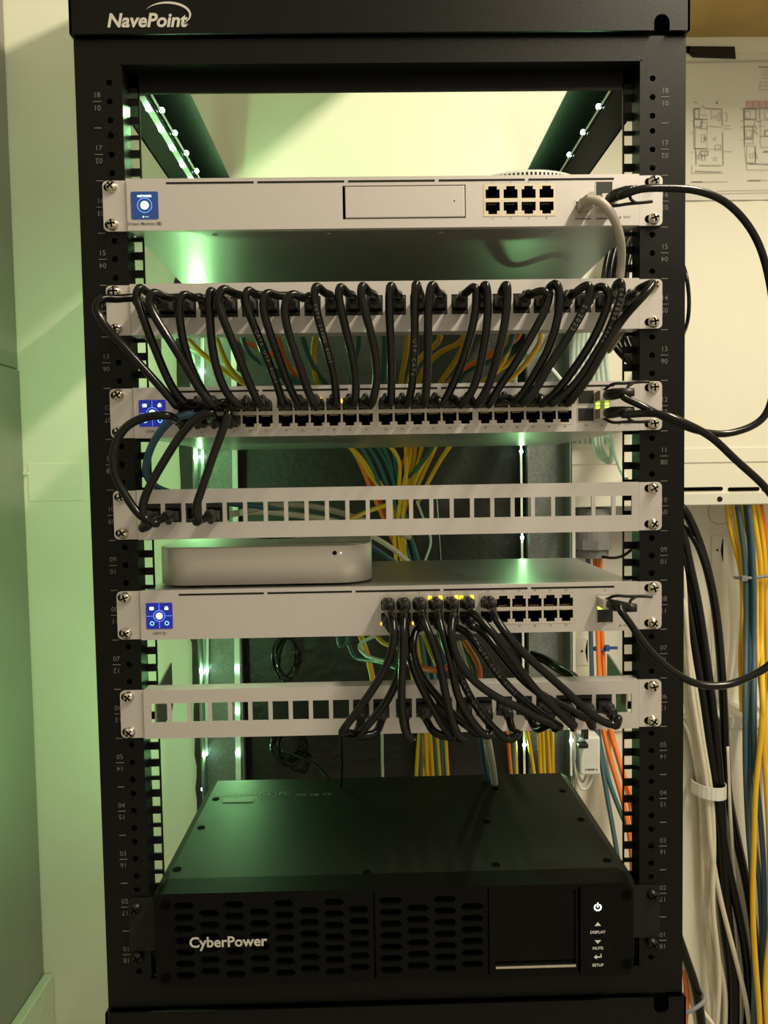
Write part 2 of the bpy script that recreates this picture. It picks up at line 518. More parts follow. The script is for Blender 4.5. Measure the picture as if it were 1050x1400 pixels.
led_strip('light_strip', [(-0.258, 0.0145, 0.02), (-0.258, 0.0145, 0.78)], [((-0.258, 0.0145, 0.05 + 0.085 * k), 0.75) for k in range(9)],
          'light strip on the back of the front rail beside the bare wall', wid=0.008, nrm=Vector((-0.32, 0.95, 0)).normalized())
def beam_strip(s, x, z, y0, y1, n, label, pw, off=0, nrm=(0, 0, -1)):
    a, b = Vector((s * x, y0, z)), Vector((s * x, y1, z))
    L = [(a.lerp(b, (k + 0.5 + off) / n), pw) for k in range(n)]
    return led_strip('light_strip', [a, b], L, label, wid=0.006, nrm=Vector(nrm).normalized())
beam_strip(-1, 0.2165, 0.799, 0.03, 0.385, 9, 'light strip under the outer side of the top depth beam, left of the wall shadow', 0.55)
beam_strip(-1, 0.2100, 0.802, 0.03, 0.385, 8, 'light strip along the inner lip of the top depth beam, left of the wall shadow', 0.4, 0.3, (0.75, 0, 0.66))
beam_strip(1, 0.2100, 0.802, 0.03, 0.385, 7, 'light strip along the inner lip of the top depth beam above the round access point', 0.4, 0.2, (-0.75, 0, 0.66))

# ------------------------------------------------------------------ rack screws, ports
def make_screw(matn):
    m_ = MB()
    prof = [(0.0, 0.0048), (0.35, 0.0046), (0.7, 0.0036), (0.95, 0.0018), (1.0, 0.0), (1.0, -0.001)]
    n = 16; R = 0.0052
    for k, (a, h) in enumerate(prof):
        for j in range(n):
            t = 2 * PI * j / n
            m_.v.append((R * a * math.cos(t), -h, R * a * math.sin(t)))
    for k in range(len(prof) - 1):
        for j in range(n):
            l = (j + 1) % n
            m_.f.append((k * n + j, (k + 1) * n + j, (k + 1) * n + l, k * n + l)); m_.m.append(0); m_.sm.append(True)
    for a in (0.5, 0.5 + PI / 2):
        c, s_ = math.cos(a), math.sin(a)
        L, W = 0.0033, 0.0007
        q = [(-L, -W), (L, -W), (L, W), (-L, W)]
        m_.prism([(x * c - z * s_, x * s_ + z * c) for x, z in q], -0.0050, -0.0030, 1)
    return m_.mesh('screw', [matn, 'deep_black'])
SCREW = make_screw('chrome')
SCREWB = make_screw('black_screw')

def make_port(pw, ph, flip, frame, gold=False):
    """one RJ45 socket: a cell of front plate with the stepped opening, dark inside, contacts"""
    m_ = MB()
    s = -1 if flip else 1
    xs = [-pw / 2, -0.0061, -0.0038, 0.0038, 0.0061, pw / 2]
    zz = [-ph / 2, -0.0052, 0.0022, 0.0050, ph / 2]
    ho = lambda i, j: (1 <= i <= 3 and j == 1) or (i == 2 and j == 2)
    if flip:
        zz = [-z for z in zz][::-1]
        ho = lambda i, j: (1 <= i <= 3 and j == 2) or (i == 2 and j == 1)
    m_.grid(xs, zz, ho, 0, 0.009, 0, 1, mb=1)
    m_.box(-0.0062, 0.0062, 0.009, 0.0095, -0.0055, 0.0055, 1)
    for k in range(8):
        x = -0.0036 + k * 0.00102
        z = -s * 0.0050
        m_.box(x - 0.00022, x + 0.00022, 0.003, 0.009, min(z, z + s * 0.0008), max(z, z + s * 0.0008), 2)
    if gold:
        for sx in (-1, 1):
            m_.box(sx * 0.0047 - 0.0010, sx * 0.0047 + 0.0010, 0.0008, 0.0011, s * 0.0034 - 0.0009, s * 0.0034 + 0.0009, 3)
    return m_.mesh('port', [frame, 'deep_black', 'gold', 'port_silver'])
PORT = {}
for fr in ('port_frame', 'port_silver'):
    for fl in (False, True):
        PORT[(fr, fl, 14)] = make_port(0.014, 0.0137, fl, fr, True)
        PORT[(fr, fl, 15.6)] = make_port(0.0156, 0.0137, fl, fr, True)

def ear_pair(dev, z0, z1, y, screws=None, slot=True, mname='silver', half=0.2425, sm=SCREW):
    for s in (-1, 1):
        m_ = MB()
        x0, x1 = sorted((s * half, s * 0.2222))
        cor = (1, 0, 0, 1) if s > 0 else (0, 1, 1, 0)
        m_.prism(rrect(x0, x1, z0 + 0.0004, z1 - 0.0004, 0.004, 4, cor), y, y + 0.0018)
        e = build('ear', m_, mname, dev)
        for zc in (screws or ((z0 + z1) / 2 - 0.015875, (z0 + z1) / 2 + 0.015875)):
            if slot:
                m2 = MB()
                xc = s * (HX - 0.0018) if s > 0 else -HX - 0.0012
                m2.prism(rrect(xc - 0.0058, xc + 0.0058, zc - 0.0034, zc + 0.0034, 0.00339, 5), y - 0.0002, y)
                build('slot', m2, 'deep_black', e)
            link('screw', sm, (s * HX, y, zc), e, rot=(0, random.uniform(-0.5, 0.5), 0))

def front_panel(dev, z0, z1, y, openings, half=0.2212, mname='silver', th=0.003):
    xs = sorted(set([-half, half] + [v for o in openings for v in o[:2]]))
    zz = sorted(set([z0, z1] + [v for o in openings for v in o[2:4]]))
    def ho(i, j):
        cx, cz = (xs[i] + xs[i + 1]) / 2, (zz[j] + zz[j + 1]) / 2
        return any(o[0] < cx < o[1] and o[2] < cz < o[3] for o in openings)
    return build('front_panel', MB().grid(xs, zz, ho, y, y + th, 0, 0), mname, dev)

YF = -0.0045     # front face of the rack devices
def device(name, k, depth, label, cat, openings):
    z0, z1 = (k - 1) * U + 0.0004, k * U - 0.0004
    d = root(name, (0, 0.1, z0), label, cat)
    m_ = MB()
    m_.box(-0.2205, 0.2205, 0.0012, depth, z0 + 0.0008, z1 - 0.0008, bev=0.001)
    m_.box(-0.2195, 0.2195, YF + 0.011, 0.0012, z0 + 0.0010, z1 - 0.0010)
    for x in (-0.15, -0.05, 0.05, 0.15):      # countersunk screws under the front lip
        m_.tube([(x, 0.012, z0 + 0.0009), (x, 0.012, z0 + 0.0002)], 0.0022, 10)
    build('body', m_, 'silver_body', d)
    m_ = MB()
    m_.box(-0.2205, 0.2205, YF + 0.003, 0.0012, z0 + 0.0002, z0 + 0.0010).box(-0.2205, 0.2205, YF + 0.003, 0.0012, z1 - 0.0010, z1 - 0.0002)
    build('front_lip', m_, 'silver', d)
    front_panel(d, z0, z1, YF, openings)
    ear_pair(d, z0, z1, -0.0022)
    return d, z0, z1

def slots(dev, z1, segs):
    for a, b in segs:
        build('vent_slot', MB().box(a, b, YF - 0.0002, YF, z1 - 0.0048, z1 - 0.0031), 'dark_slot', dev)
SEG = [(at(x, 250, 0).x, at(y, 250, 0).x) for x, y in ((229, 348), (353, 471), (476, 594), (599, 716), (721, 837))]

def lcd(dev, cx, cz, sz, style):
    y = YF
    m_ = MB().prism(rrect(cx - sz / 2, cx + sz / 2, cz - sz / 2, cz + sz / 2, sz * 0.06, 4), y - 0.0005, y)
    sc = build('screen', m_, 'screen_navy' if style == 'navy' else 'screen_blue', dev)
    y -= 0.0006
    def ring(r0, r1, mm, n=28):
        m2 = MB()
        for k in range(n):
            t0, t1 = 2 * PI * k / n, 2 * PI * (k + 1) / n
            m2.quad((cx + r0 * math.cos(t0), y, cz + r0 * math.sin(t0)), (cx + r1 * math.cos(t0), y, cz + r1 * math.sin(t0)),
                    (cx + r1 * math.cos(t1), y, cz + r1 * math.sin(t1)), (cx + r0 * math.cos(t1), y, cz + r0 * math.sin(t1)))
        build('screen_ring', m2, mm, sc)
    if style == 'navy':
        ring(sz * 0.25, sz * 0.275, 'screen_line')
        build('screen_icon', MB().prism(circ(cx, cz, sz * 0.155), y - 0.0001, y), 'screen_white', sc)
        m2 = MB()
        add_text(m2, 'NETWORK', sz * 0.105, face(cx, y, cz + sz * 0.33), bold=0.00008)
        m2.prism(circ(cx - sz * 0.06, cz - sz * 0.42, sz * 0.03, 10), y - 0.0001, y)
        for k in range(3):
            m2.prism(circ(cx + sz * (0.02 + 0.05 * k), cz - sz * 0.42, sz * 0.012, 8), y - 0.0001, y)
        build('screen_text', m2, 'screen_white', sc)
    else:
        ring(sz * 0.20, sz * 0.222, 'screen_line')
        m2 = MB()
        for a, b, c, d_ in ((-.48, -.22, -.008, .008), (.22, .48, -.008, .008), (-.008, .008, -.48, -.22), (-.008, .008, .22, .48)):
            m2.box(cx + a * sz, cx + b * sz, y - 0.0001, y, cz + c * sz, cz + d_ * sz)
        build('screen_cross', m2, 'screen_line', sc)
        build('screen_icon', MB().prism(circ(cx, cz, sz * 0.13), y - 0.0001, y), 'screen_white', sc)
        m2 = MB()
        q = 0.28 * sz
        m2.prism(rrect(cx - q - sz * .08, cx - q + sz * .08, cz + q - sz * .05, cz + q + sz * .07, sz * .03, 3), y - 0.0001, y)
        m2.prism(rrect(cx + q - sz * .07, cx + q + sz * .07, cz + q - sz * .05, cz + q + sz * .05, sz * .02, 3), y - 0.0001, y)
        m2.prism(circ(cx + q, cz + q + sz * .06, sz * .035, 8), y - 0.0001, y)
        build('screen_icon', m2, 'screen_white', sc)
        for sx in (-1, 1):
            m2 = MB()
            n = 16
            for k in range(n):
                t0, t1 = 2 * PI * k / n, 2 * PI * (k + 1) / n
                r0, r1 = sz * .055, sz * .085
                c_, z_ = cx + sx * q, cz - q
                m2.quad((c_ + r0 * math.cos(t0), y, z_ + r0 * math.sin(t0)), (c_ + r1 * math.cos(t0), y, z_ + r1 * math.sin(t0)),
                        (c_ + r1 * math.cos(t1), y, z_ + r1 * math.sin(t1)), (c_ + r0 * math.cos(t1), y, z_ + r0 * math.sin(t1)))
            build('screen_icon', m2, 'screen_cyan', sc)

def hexring(m_, cx, cz, r0, r1, y):
    n = 6
    for k in range(n):
        t0, t1 = 2 * PI * k / n + PI / 6, 2 * PI * (k + 1) / n + PI / 6
        m_.quad((cx + r0 * math.cos(t0), y, cz + r0 * math.sin(t0)), (cx + r1 * math.cos(t0), y, cz + r1 * math.sin(t0)),
                (cx + r1 * math.cos(t1), y, cz + r1 * math.sin(t1)), (cx + r0 * math.cos(t1), y, cz + r0 * math.sin(t1)))

def sfp(dev, px, py, filled, w_=0.0142, h_=0.0116):
    p = at(px, py, YF)
    m_ = MB()
    m_.grid([p.x - w_ / 2 - .0006, p.x - w_ / 2, p.x + w_ / 2, p.x + w_ / 2 + .0006], [p.z - h_ / 2 - .0006, p.z - h_ / 2, p.z + h_ / 2, p.z + h_ / 2 + .0006],
            lambda i, j: i == 1 and j == 1, YF - 0.0004, YF + 0.01, 0, 1)
    m_.box(p.x - w_ / 2, p.x + w_ / 2, YF + 0.009, YF + 0.0095, p.z - h_ / 2, p.z + h_ / 2, 1)
    if filled:      # dust cover
        m_.box(p.x - w_ / 2 + .0003, p.x + w_ / 2 - .0003, YF - 0.0006, YF + 0.002, p.z - h_ / 2 + .0003, p.z + h_ / 2 - .0003, 2)
    build('fibre_port', m_, ['port_silver', 'deep_black', 'black_plastic'], dev)
    return p
YT = YF - 0.0003
# ---- gateway, unit 16
zr = [at(711, y, YF).z for y in (262.5, 284.5)]
gx = [at(x, 273, YF).x for x in (673.5, 698.5, 723.5, 748.5)]
gx = [gx[0] + k * 0.0156 for k in range(4)]
pb = (gx[0] - 0.0078, gx[3] + 0.0078, zr[1] - 0.00685, zr[0] + 0.00685)
ba, bb = at(468, 254, YF), at(637, 298, YF)
wan = at(797, 284, YF)
gw, z0, z1 = device('network_gateway', 16, 0.285, 'silver rack gateway with a hard drive bay and eight network ports, topmost device', 'gateway',
                    [pb, (ba.x, bb.x, bb.z, ba.z), (wan.x - .007, wan.x + .007, wan.z - .00685, wan.z + .00685)])
slots(gw, z1, SEG)
c = at(198, 281, YF)
lcd(gw, c.x, c.z, 0.0232, 'navy')
zm = (zr[0] + zr[1]) / 2
for k in range(4):
    link('port', PORT[('port_frame', False, 15.6)], (gx[k], YF - 0.0003, zm + 0.00685), gw)
    link('port', PORT[('port_frame', True, 15.6)], (gx[k], YF - 0.0003, zm - 0.00685), gw)
link('port', PORT[('port_silver', True, 14)], (wan.x, YF - 0.0003, wan.z), gw)
m_ = MB()
m_.box(ba.x + 0.0022, bb.x - 0.0009, YF - 0.0006, YF + 0.008, bb.z + 0.0009, ba.z - 0.0009, bev=0.0006)
bay = build('drive_tray', m_, 'silver', gw)
build('pinhole', MB().prism(circ(at(621, 275, YF).x, at(621, 275, YF).z, 0.0006, 10), YF - 0.0008, YF - 0.0005), 'deep_black', bay)
build('bay_recess', MB().box(ba.x, bb.x, YF + 0.008, YF + 0.009, bb.z, ba.z), 'deep_black', gw)
sfp(gw, 826, 258, True)
p_sfp_gw = sfp(gw, 826, 281, False)
m_ = MB()
p = at(197, 306, YF)
add_text(m_, 'Dream Machine SE', 0.0036, face(p.x, YT, p.z), bold=0.00006)
hexring(m_, at(219, 306, YF).x, p.z, 0.0009, 0.0016, YT)
for k in range(4):
    for s, q in ((1, 2 * k + 1), (-1, 2 * k + 2)):
        add_text(m_, '%d' % q, 0.0026, face(gx[k], YT, zm + s * 0.0154))
m_.box(wan.x - .007, wan.x + .007, YT, YF, wan.z - .0100, wan.z - .0088)
m_.box(p_sfp_gw.x - .007, p_sfp_gw.x + .007, YT, YF, wan.z - .0100, wan.z - .0088)
add_text(m_, '9', 0.0026, face(wan.x, YT, wan.z - 0.0078))
add_text(m_, '11', 0.0026, face(p_sfp_gw.x, YT, z1 - 0.0062))
p = at(848, 297, YF)
m_.prism(circ(p.x, p.z, 0.0008, 10), YT, YF)
add_text(m_, 'RESET', 0.0024, face(p.x + 0.006, YT, p.z))
build('lettering', m_, 'ink_soft', gw)

# ---- 48 port switch, unit 12
s48z = [at(500, y, YF).z for y in (552, 573.5)]
zm48 = (s48z[0] + s48z[1]) / 2
X48 = [-0.1768 + 0.014 * k + 0.0034 * (k // 6) for k in range(24)]
op = [(X48[6 * b] - .007, X48[6 * b + 5] + .007, zm48 - .0137, zm48 + .0137) for b in range(4)]
sw48, z0, z1 = device('network_switch', 12, 0.285, 'silver switch with forty eight ports, row of black cables plugged along its top', 'network switch', op)
slots(sw48, z1, SEG)
c = at(208.5, 565, YF)
lcd(sw48, c.x, c.z, 0.0232, 'blue')
for k in range(24):
    link('port', PORT[('port_silver', False, 14)], (X48[k], YF - 0.0003, zm48 + 0.00685), sw48)
    link('port', PORT[('port_silver', True, 14)], (X48[k], YF - 0.0003, zm48 - 0.00685), sw48)
sfp(sw48, 801, 543, True); sfp(sw48, 801, 567, True)
q1 = sfp(sw48, 823, 543, False); q2 = sfp(sw48, 823, 567, False)
m_ = MB()
for k in range(24):
    add_text(m_, '%d' % (2 * k + 2), 0.0026, face(X48[k], YT, zm48 - 0.0156))
p = at(206, 590, YF)
add_text(m_, 'USW', 0.0036, face(p.x, YT, p.z), bold=0.00006)
p = at(847, 579.5, YF)
m_.prism(circ(p.x, p.z, 0.0010, 10), YT, YF)
add_text(m_, 'RESET', 0.0024, face(p.x + 0.007, YT, p.z))
for px in (801, 823):
    q = at(px, 580, YF)
    add_text(m_, '50' if px < 810 else '52', 0.0024, face(q.x, YT, q.z - .001))
    add_text(m_, '49' if px < 810 else '51', 0.0024, face(q.x, YT, at(px, 531, YF).z))
build('lettering', m_, 'ink_soft', sw48)
m_ = MB()
for px, py in ((437, 546), (469, 548), (549, 549)):
    q = at(px, py, YF - .002)
    m_.box(q.x - .0017, q.x + .0017, YF - .0021, YF - .0003, q.z - .0013, q.z + .0013)
build('status_lights', m_, 'amber_led', sw48)
m_ = MB()
for dx in (0, .008):
    for dz in (-.0016, .0016):
        q = at(818, 554.5, YF - .002)
        m_.box(q.x + dx - .0016, q.x + dx + .0016, YF - .0012, YF - .0003, q.z + dz - .0009, q.z + dz + .0009)
build('status_lights', m_, 'lime_led', sw48)

# ---- 24 port switch, unit 8
zz24 = [at(700, y, YF).z for y in (821.5, 843)]
zm24 = (zz24[0] + zz24[1]) / 2
X24 = [-0.0028 + 0.014 * k + 0.0047 * (k // 6) for k in range(12)]
op = [(X24[6 * b] - .007, X24[6 * b + 5] + .007, zm24 - .0137, zm24 + .0137) for b in range(2)]
sw24, z0, z1 = device('network_switch', 8, 0.195, 'silver switch with twenty four ports carrying the small silver computer', 'network switch', op)
slots(sw24, z1, SEG)
c = at(218, 842, YF)
lcd(sw24, c.x, c.z, 0.0232, 'blue')
for k in range(12):
    link('port', PORT[('port_silver', False, 14)], (X24[k], YF - 0.0003, zm24 + 0.00685), sw24)
    link('port', PORT[('port_silver', True, 14)], (X24[k], YF - 0.0003, zm24 - 0.00685), sw24)
q3 = sfp(sw24, 827, 822, False); sfp(sw24, 827, 842, True)
m_ = MB()
for k in range(12):
    add_text(m_, '%d' % (2 * k + 1), 0.0026, face(X24[k], YT, zm24 + 0.0158))
    add_text(m_, '%d' % (2 * k + 2), 0.0026, face(X24[k], YT, zm24 - 0.0156))
p = at(215, 866, YF)
add_text(m_, 'USW', 0.0036, face(p.x, YT, p.z), bold=0.00006)
hexring(m_, p.x + .0062, p.z, 0.0009, 0.0016, YT)
p = at(848, 855, YF)
m_.prism(circ(p.x, p.z, 0.0009, 10), YT, YF)
add_text(m_, 'RESET', 0.0024, face(p.x + 0.006, YT, p.z))
for py, t_ in ((807, '25'), (853, '26')):
    q = at(827, py, YF)
    add_text(m_, t_, 0.0024, face(q.x, YT, q.z))
build('lettering', m_, 'ink_soft', sw24)
m_ = MB()
for k, s in ((3, 1), (4, 1), (5, 1)):
    for sx in (-1, 1):
        if (k, sx) in ((4, -1),): continue
        m_.box(X24[k] + sx * .0047 - .0015, X24[k] + sx * .0047 + .0015, YF - .0016, YF - .0003, zm24 + .0097, zm24 + .0126)
for k, sx in ((0, -1), (2, -1), (4, 0.4), (5, 0.8)):
    m_.box(X24[k] + sx * .0052 - .0012, X24[k] + sx * .0052 + .0012, YF - .0016, YF - .0003, zm24 - .0122, zm24 - .0100)
build('status_lights', m_, 'amber_led', sw24)
p = at(820, 831, YF)
build('status_lights', MB().box(p.x - .002, p.x + .002, YF - .0012, YF - .0003, p.z - .0012, p.z + .0012), 'lime_led', sw24)

# ------------------------------------------------------------------ patch panels
XJ = [-0.0101 - 0.01796 * (11 - k) for k in range(12)] + [0.0101 + 0.01796 * k for k in range(12)]
JW, JH = 0.0144, 0.0172
def make_coupler():
    m_ = MB()
    m_.grid([-JW / 2 + .0003, -.0059, .0059, JW / 2 - .0003], [-JH / 2 + .0003, -.0052, .0044, JH / 2 - .0003], lambda i, j: i == 1 and j == 1, 0, 0.012)
    m_.box(-JW / 2 + .0003, JW / 2 - .0003, 0.012, 0.030, -JH / 2 + .0003, JH / 2 - .0003)
    m_.box(-.004, .004, -.0005, .003, JH / 2 - .0028, JH / 2 - .0010)
    return m_.mesh('coupler', 'black_plastic')
COUP = make_coupler()
def patch_panel(k, label, used, depth_lip=0.016, brackets=True):
    z0, z1 = (k - 1) * U + 0.0004, k * U - 0.0004
    d = root('patch_panel', (0, 0.01, z0), label, 'patch panel', 'patch panels in the rack')
    zc = (z0 + z1) / 2 + 0.0012
    front_panel(d, z0, z1, YF, [(x - JW / 2, x + JW / 2, zc - JH / 2, zc + JH / 2) for x in XJ], half=0.2212, th=0.0018)
    build('lip', MB().box(-0.2212, 0.2212, YF + 0.0018, YF + depth_lip, z1 - 0.0016, z1), 'silver', d)
    build('lip', MB().box(-0.2212, 0.2212, YF + 0.0018, YF + depth_lip, z0, z0 + 0.0016), 'silver', d)
    ear_pair(d, z0, z1, -0.0022)
    if brackets:
        for s in (-1, 1):
            m_ = MB()
            x0, x1 = sorted((s * 0.2128, s * 0.2113))
            m_.prism([(0.0, z0 + .002), (0.0, z1 - 0.003), (0.045, z1 + 0.009), (0.052, z1 + 0.010), (0.052, z0 + 0.012), (0.046, z0 + .006)], x0, x1, axis='x')
            b = build('side_bracket', m_, 'silver_body', d)
            m2 = MB()
            m2.tube([(s * 0.2113, 0.030, zc - .001), (s * 0.2085, 0.030, zc - .001)], 0.0045, 14)
            build('rivet', m2, 'silver_body', b)
    for i in used:
        link('coupler', COUP, (XJ[i], YF + 0.0008, zc), d)
    return d, zc
pp1, zj1 = patch_panel(14, 'silver patch panel filled with black cables, below the topmost device', range(24), brackets=False)
pp2, zj2 = patch_panel(10, 'mostly empty silver patch panel just above the small silver computer', (0, 1, 2, 3), brackets=False)
pp3, zj3 = patch_panel(6, 'lowest silver patch panel, half empty, above the black battery backup', range(10, 23))
# support bracket beneath the top patch panel ends
for s in (-1, 1):
    m_ = MB()
    x0, x1 = sorted((s * 0.2128, s * 0.2113))
    zq = 13 * U
    m_.prism([(0.0, zq + 0.001), (0.0, zq + .03), (0.05, zq + .03), (0.05, zq - 0.012), (0.044, zq - 0.012)], x0, x1, axis='x')
    build('side_bracket', m_, 'silver_body', pp1)

# ------------------------------------------------------------------ small computer on the 24 port switch
mx0, mx1 = at(213, 780, 0.02).x, at(508, 780, 0.02).x
mz0, mz1 = 8 * U + 0.0012, 8 * U + 0.0012 + 0.0345
my0 = 0.012
mini = root('mini_computer', ((mx0 + mx1) / 2, my0 + .1, mz0 - 0.0008), 'small flat silver aluminium computer lying on the 24 port switch', 'computer')
W_ = mx1 - mx0
bm = bmesh.new()
prof = rrect(mx0, mx1, my0, my0 + W_, 0.031, 10)
rings = []
for z, ins in ((mz0, 0.0), (mz1 - 0.0012, 0.0), (mz1 - 0.0004, 0.0004), (mz1, 0.0012)):
    cx_, cy_ = (mx0 + mx1) / 2, my0 + W_ / 2
    f_ = 1 - ins / (W_ / 2)
    rings.append([bm.verts.new((cx_ + (a - cx_) * f_, cy_ + (b - cy_) * f_, z)) for a, b in prof])
sidef = []
for r0, r1 in zip(rings[:-1], rings[1:]):
    for k in range(len(r0)):
        l = (k + 1) % len(r0)
        sidef.append(bm.faces.new((r0[k], r0[l], r1[l], r1[k])))
for f in sidef: f.smooth = True
bm.faces.new(rings[-1]); bm.faces.new(rings[0][::-1])
m_ = MB()
bm.verts.index_update()
m_.v = [tuple(v.co) for v in bm.verts]
for f in bm.faces:
    m_.f.append(tuple(v.index for v in f.verts)); m_.m.append(0); m_.sm.append(f.smooth)
bm.free()
build('case', m_, 'mini_alu', mini)
m_ = MB().prism(rrect(mx0 + .012, mx1 - .012, my0 + .012, my0 + W_ - .012, 0.03, 8), mz0 - 0.0012, mz0, axis='z')
build('foot', m_, 'black_plastic', mini)
p = at(457.5, 756, my0)
build('infrared_window', MB().prism(circ(p.x, p.z, 0.0020, 18), my0 - 0.0003, my0 + .0005), 'deep_black', mini)
p = at(466, 756, my0)
build('power_light', MB().prism(circ(p.x, p.z, 0.0006, 10), my0 - 0.0003, my0 + .0005), 'white_led', mini)
# fruit mark on the lid
cx_, cy_ = at(381, 739, my0 + W_ / 2).x, my0 + W_ / 2
pts = []
for k in range(28):
    t = 2 * PI * k / 28
    r = 0.0215 + 0.0022 * math.cos(2 * t) - 0.0025 * abs(math.cos(t)) ** 8 * 0 - (0.004 if abs(t - PI / 2) < 0.25 or abs(t - 3 * PI / 2) < 0.2 else 0)
    if t < 0.5 or t > 2 * PI - 0.3: r -= 0.007
    pts.append((cx_ + r * math.cos(t), cy_ + r * math.sin(t)))
m_ = MB().prism(pts, mz1, mz1 + 0.0002, axis='z')
m_.prism([(cx_ + .001, cy_ + .024), (cx_ + .006, cy_ + .026), (cx_ + .008, cy_ + .033), (cx_ + .002, cy_ + .030)], mz1, mz1 + 0.0002, axis='z')
build('lid_mark', m_, 'deep_black', mini)

# ------------------------------------------------------------------ access point lying on the gateway
ax, ay, ar = at(708, 240, 0.10).x, 0.10, 0.058
ap = root('access_point', (ax, ay, 16 * U), 'round white access point with vent slots lying on the topmost device', 'access point')
def lathe(prof, cx, cy, n=48):
    m_ = MB()
    for r, z in prof:
        for j in range(n):
            t = 2 * PI * j / n
            m_.v.append((cx + r * math.cos(t), cy + r * math.sin(t), z))
    for k in range(len(prof) - 1):
        for j in range(n):
            l = (j + 1) % n
            m_.f.append((k * n + j, k * n + l, (k + 1) * n + l, (k + 1) * n + j)); m_.m.append(0); m_.sm.append(True)
    m_.f.append(tuple(range(n))[::-1]); m_.m.append(0); m_.sm.append(False)
    m_.f.append(tuple(range((len(prof) - 1) * n, len(prof) * n))); m_.m.append(0); m_.sm.append(False)
    return m_
zt = at(710, 231, ay - 0.0696).z + 0.001
zb_ = 16 * U
build('base', lathe([(ar * .55, zb_), (ar * .6, zb_ + .02), (ar * .8, zt - .016), (ar * .9, zt - .0115)], ax, ay), 'white_plastic', ap)
R_ = ar * 1.2
build('dome', lathe([(ar * .90, zt - .0125), (R_ * .97, zt - .0125), (R_, zt - .0115), (R_, zt - .0030), (R_ * .985, zt - .0012), (R_ * .95, zt - .0004), (R_ * .5, zt)], ax, ay, 72), 'white_plastic', ap)
m_ = MB()
for k in range(110):
    t = 2 * PI * k / 110
    P_ = lambda dt, z: (ax + (R_ + .0002) * math.cos(t + dt), ay + (R_ + .0002) * math.sin(t + dt), z)
    m_.quad(P_(-.013, zt - .0095), P_(.013, zt - .0095), P_(.013, zt - .0036), P_(-.013, zt - .0036))
tag(build('vent_slots', m_, 'dark_slot', ap), kind='stuff')

# ------------------------------------------------------------------ battery backup
yu = -0.028
u0, u1 = at(600, 1340, yu).z, at(600, 1213, yu).z
uxl, uxr = at(212, 1290, yu).x, at(866, 1270, yu).x
ups = root('battery_backup', (0, 0.1, u0), 'black two-unit rack battery backup with a small dark screen, at the bottom', 'battery backup')
# chassis (bevelled long top edges)
bw = 0.2165
ud = 0.205
zc0, zc1 = u0 + 0.002, u1 - 0.001
m_ = MB()
prof = [(-bw, zc0), (bw, zc0), (bw, zc1 - .011), (bw - 0.004, zc1 - .003), (bw - .011, zc1), (-bw + .011, zc1), (-bw + .004, zc1 - .003), (-bw, zc1 - .011)]
m_.prism(prof, yu + 0.022, ud)
m_.prism([(x * 0.996, zc0 + (z - zc0) * 1.003) for x, z in prof], yu + 0.020, yu + 0.034)
build('chassis', m_, 'ups_metal', ups)
m_ = MB()
for px, py in ((242, 1188), (275, 1131), (295, 1092), (502, 1192), (678, 1182), (665, 1123), (677, 1078), (769, 1081), (794, 1120), (830, 1176)):
    d_ = (at(px, py, 1) - CAM); t = (zc1 + 0.0004 - CAM.z) / d_.z
    q = CAM + d_ * t
    build('chassis_screw', MB().prism(circ(q.x, q.y, 0.0040, 14), zc1, zc1 + 0.0004, axis='z'), 'deep_black', ups)
# rating print
def on_top(px, py):
    d_ = (at(px, py, 1) - CAM); t = (zc1 + 0.0006 - CAM.z) / d_.z
    return CAM + d_ * t
m_ = MB()
def top_text(s, size, px, py, al='CENTER'):
    q = on_top(px, py)
    add_text(m_, s, size, Matrix.Translation(q), align=al)
top_text('CyberPower', 0.010, 326, 1085)
top_text('UL', 0.010, 366, 1086)
top_text('FC', 0.012, 389, 1085)
top_text('PG', 0.009, 412, 1087); top_text('PB', 0.009, 430, 1087); top_text('CE', 0.009, 447, 1086)
q = on_top(366, 1086)
for k in range(20):
    t0, t1 = 2 * PI * k / 20, 2 * PI * (k + 1) / 20
    r0, r1 = .009, .0098
    m_.quad((q.x + r0 * math.cos(t0), q.y + r0 * math.sin(t0), q.z), (q.x + r1 * math.cos(t0), q.y + r1 * math.sin(t0), q.z), (q.x + r1 * math.cos(t1), q.y + r1 * math.sin(t1), q.z), (q.x + r0 * math.cos(t1), q.y + r0 * math.sin(t1), q.z))
build('rating_print', m_, 'print_grey', ups)
a, b = on_top(304, 1097), on_top(348, 1091)
build('barcode_sticker', MB().box(a.x, b.x, a.y, b.y, a.z - .0004, a.z), 'print_grey', ups)
# front bezel: frame, two grilles, screen, buttons
xg = [at(x, 1275, yu).x for x in (235, 512, 668, 792, 838)]
fr = MB()
r_ = 0.008
fr.prism(rrect(uxl, xg[0], u0, u1, r_, 5, (0, 1, 1, 0)), yu, yu + 0.024)
fr.prism(rrect(xg[4], uxr, u0, u1, r_, 5, (1, 0, 0, 1)), yu, yu + 0.024)
for zz_ in ((u0, u0 + .003), (u1 - .003, u1)):
    fr.box(xg[0], xg[4], yu, yu + .024, *zz_)
for k in (1, 2):
    fr.box(xg[k] - .0025, xg[k] - .0006, yu, yu + .01, u0 + .003, u1 - .003)
    fr.box(xg[k] + .0006, xg[k] + .0025, yu, yu + .01, u0 + .003, u1 - .003)
fr.box(xg[0], xg[4], yu + .012, yu + .024, u0 + .003, u1 - .003)
bez = build('bezel', fr, 'ups_plastic', ups)
m_ = MB()
for x, z in ((at(226, 1239, yu).x, u1 - .010), (at(227, 1330, yu).x, u0 + .009), (at(857, 1226, yu).x, u1 - .011), (at(857, 1316, yu).x, u0 + .010)):
    build('bezel_screw', MB().prism(circ(x, z, 0.0046, 16), yu - .0003, yu + .001), 'deep_black', bez)
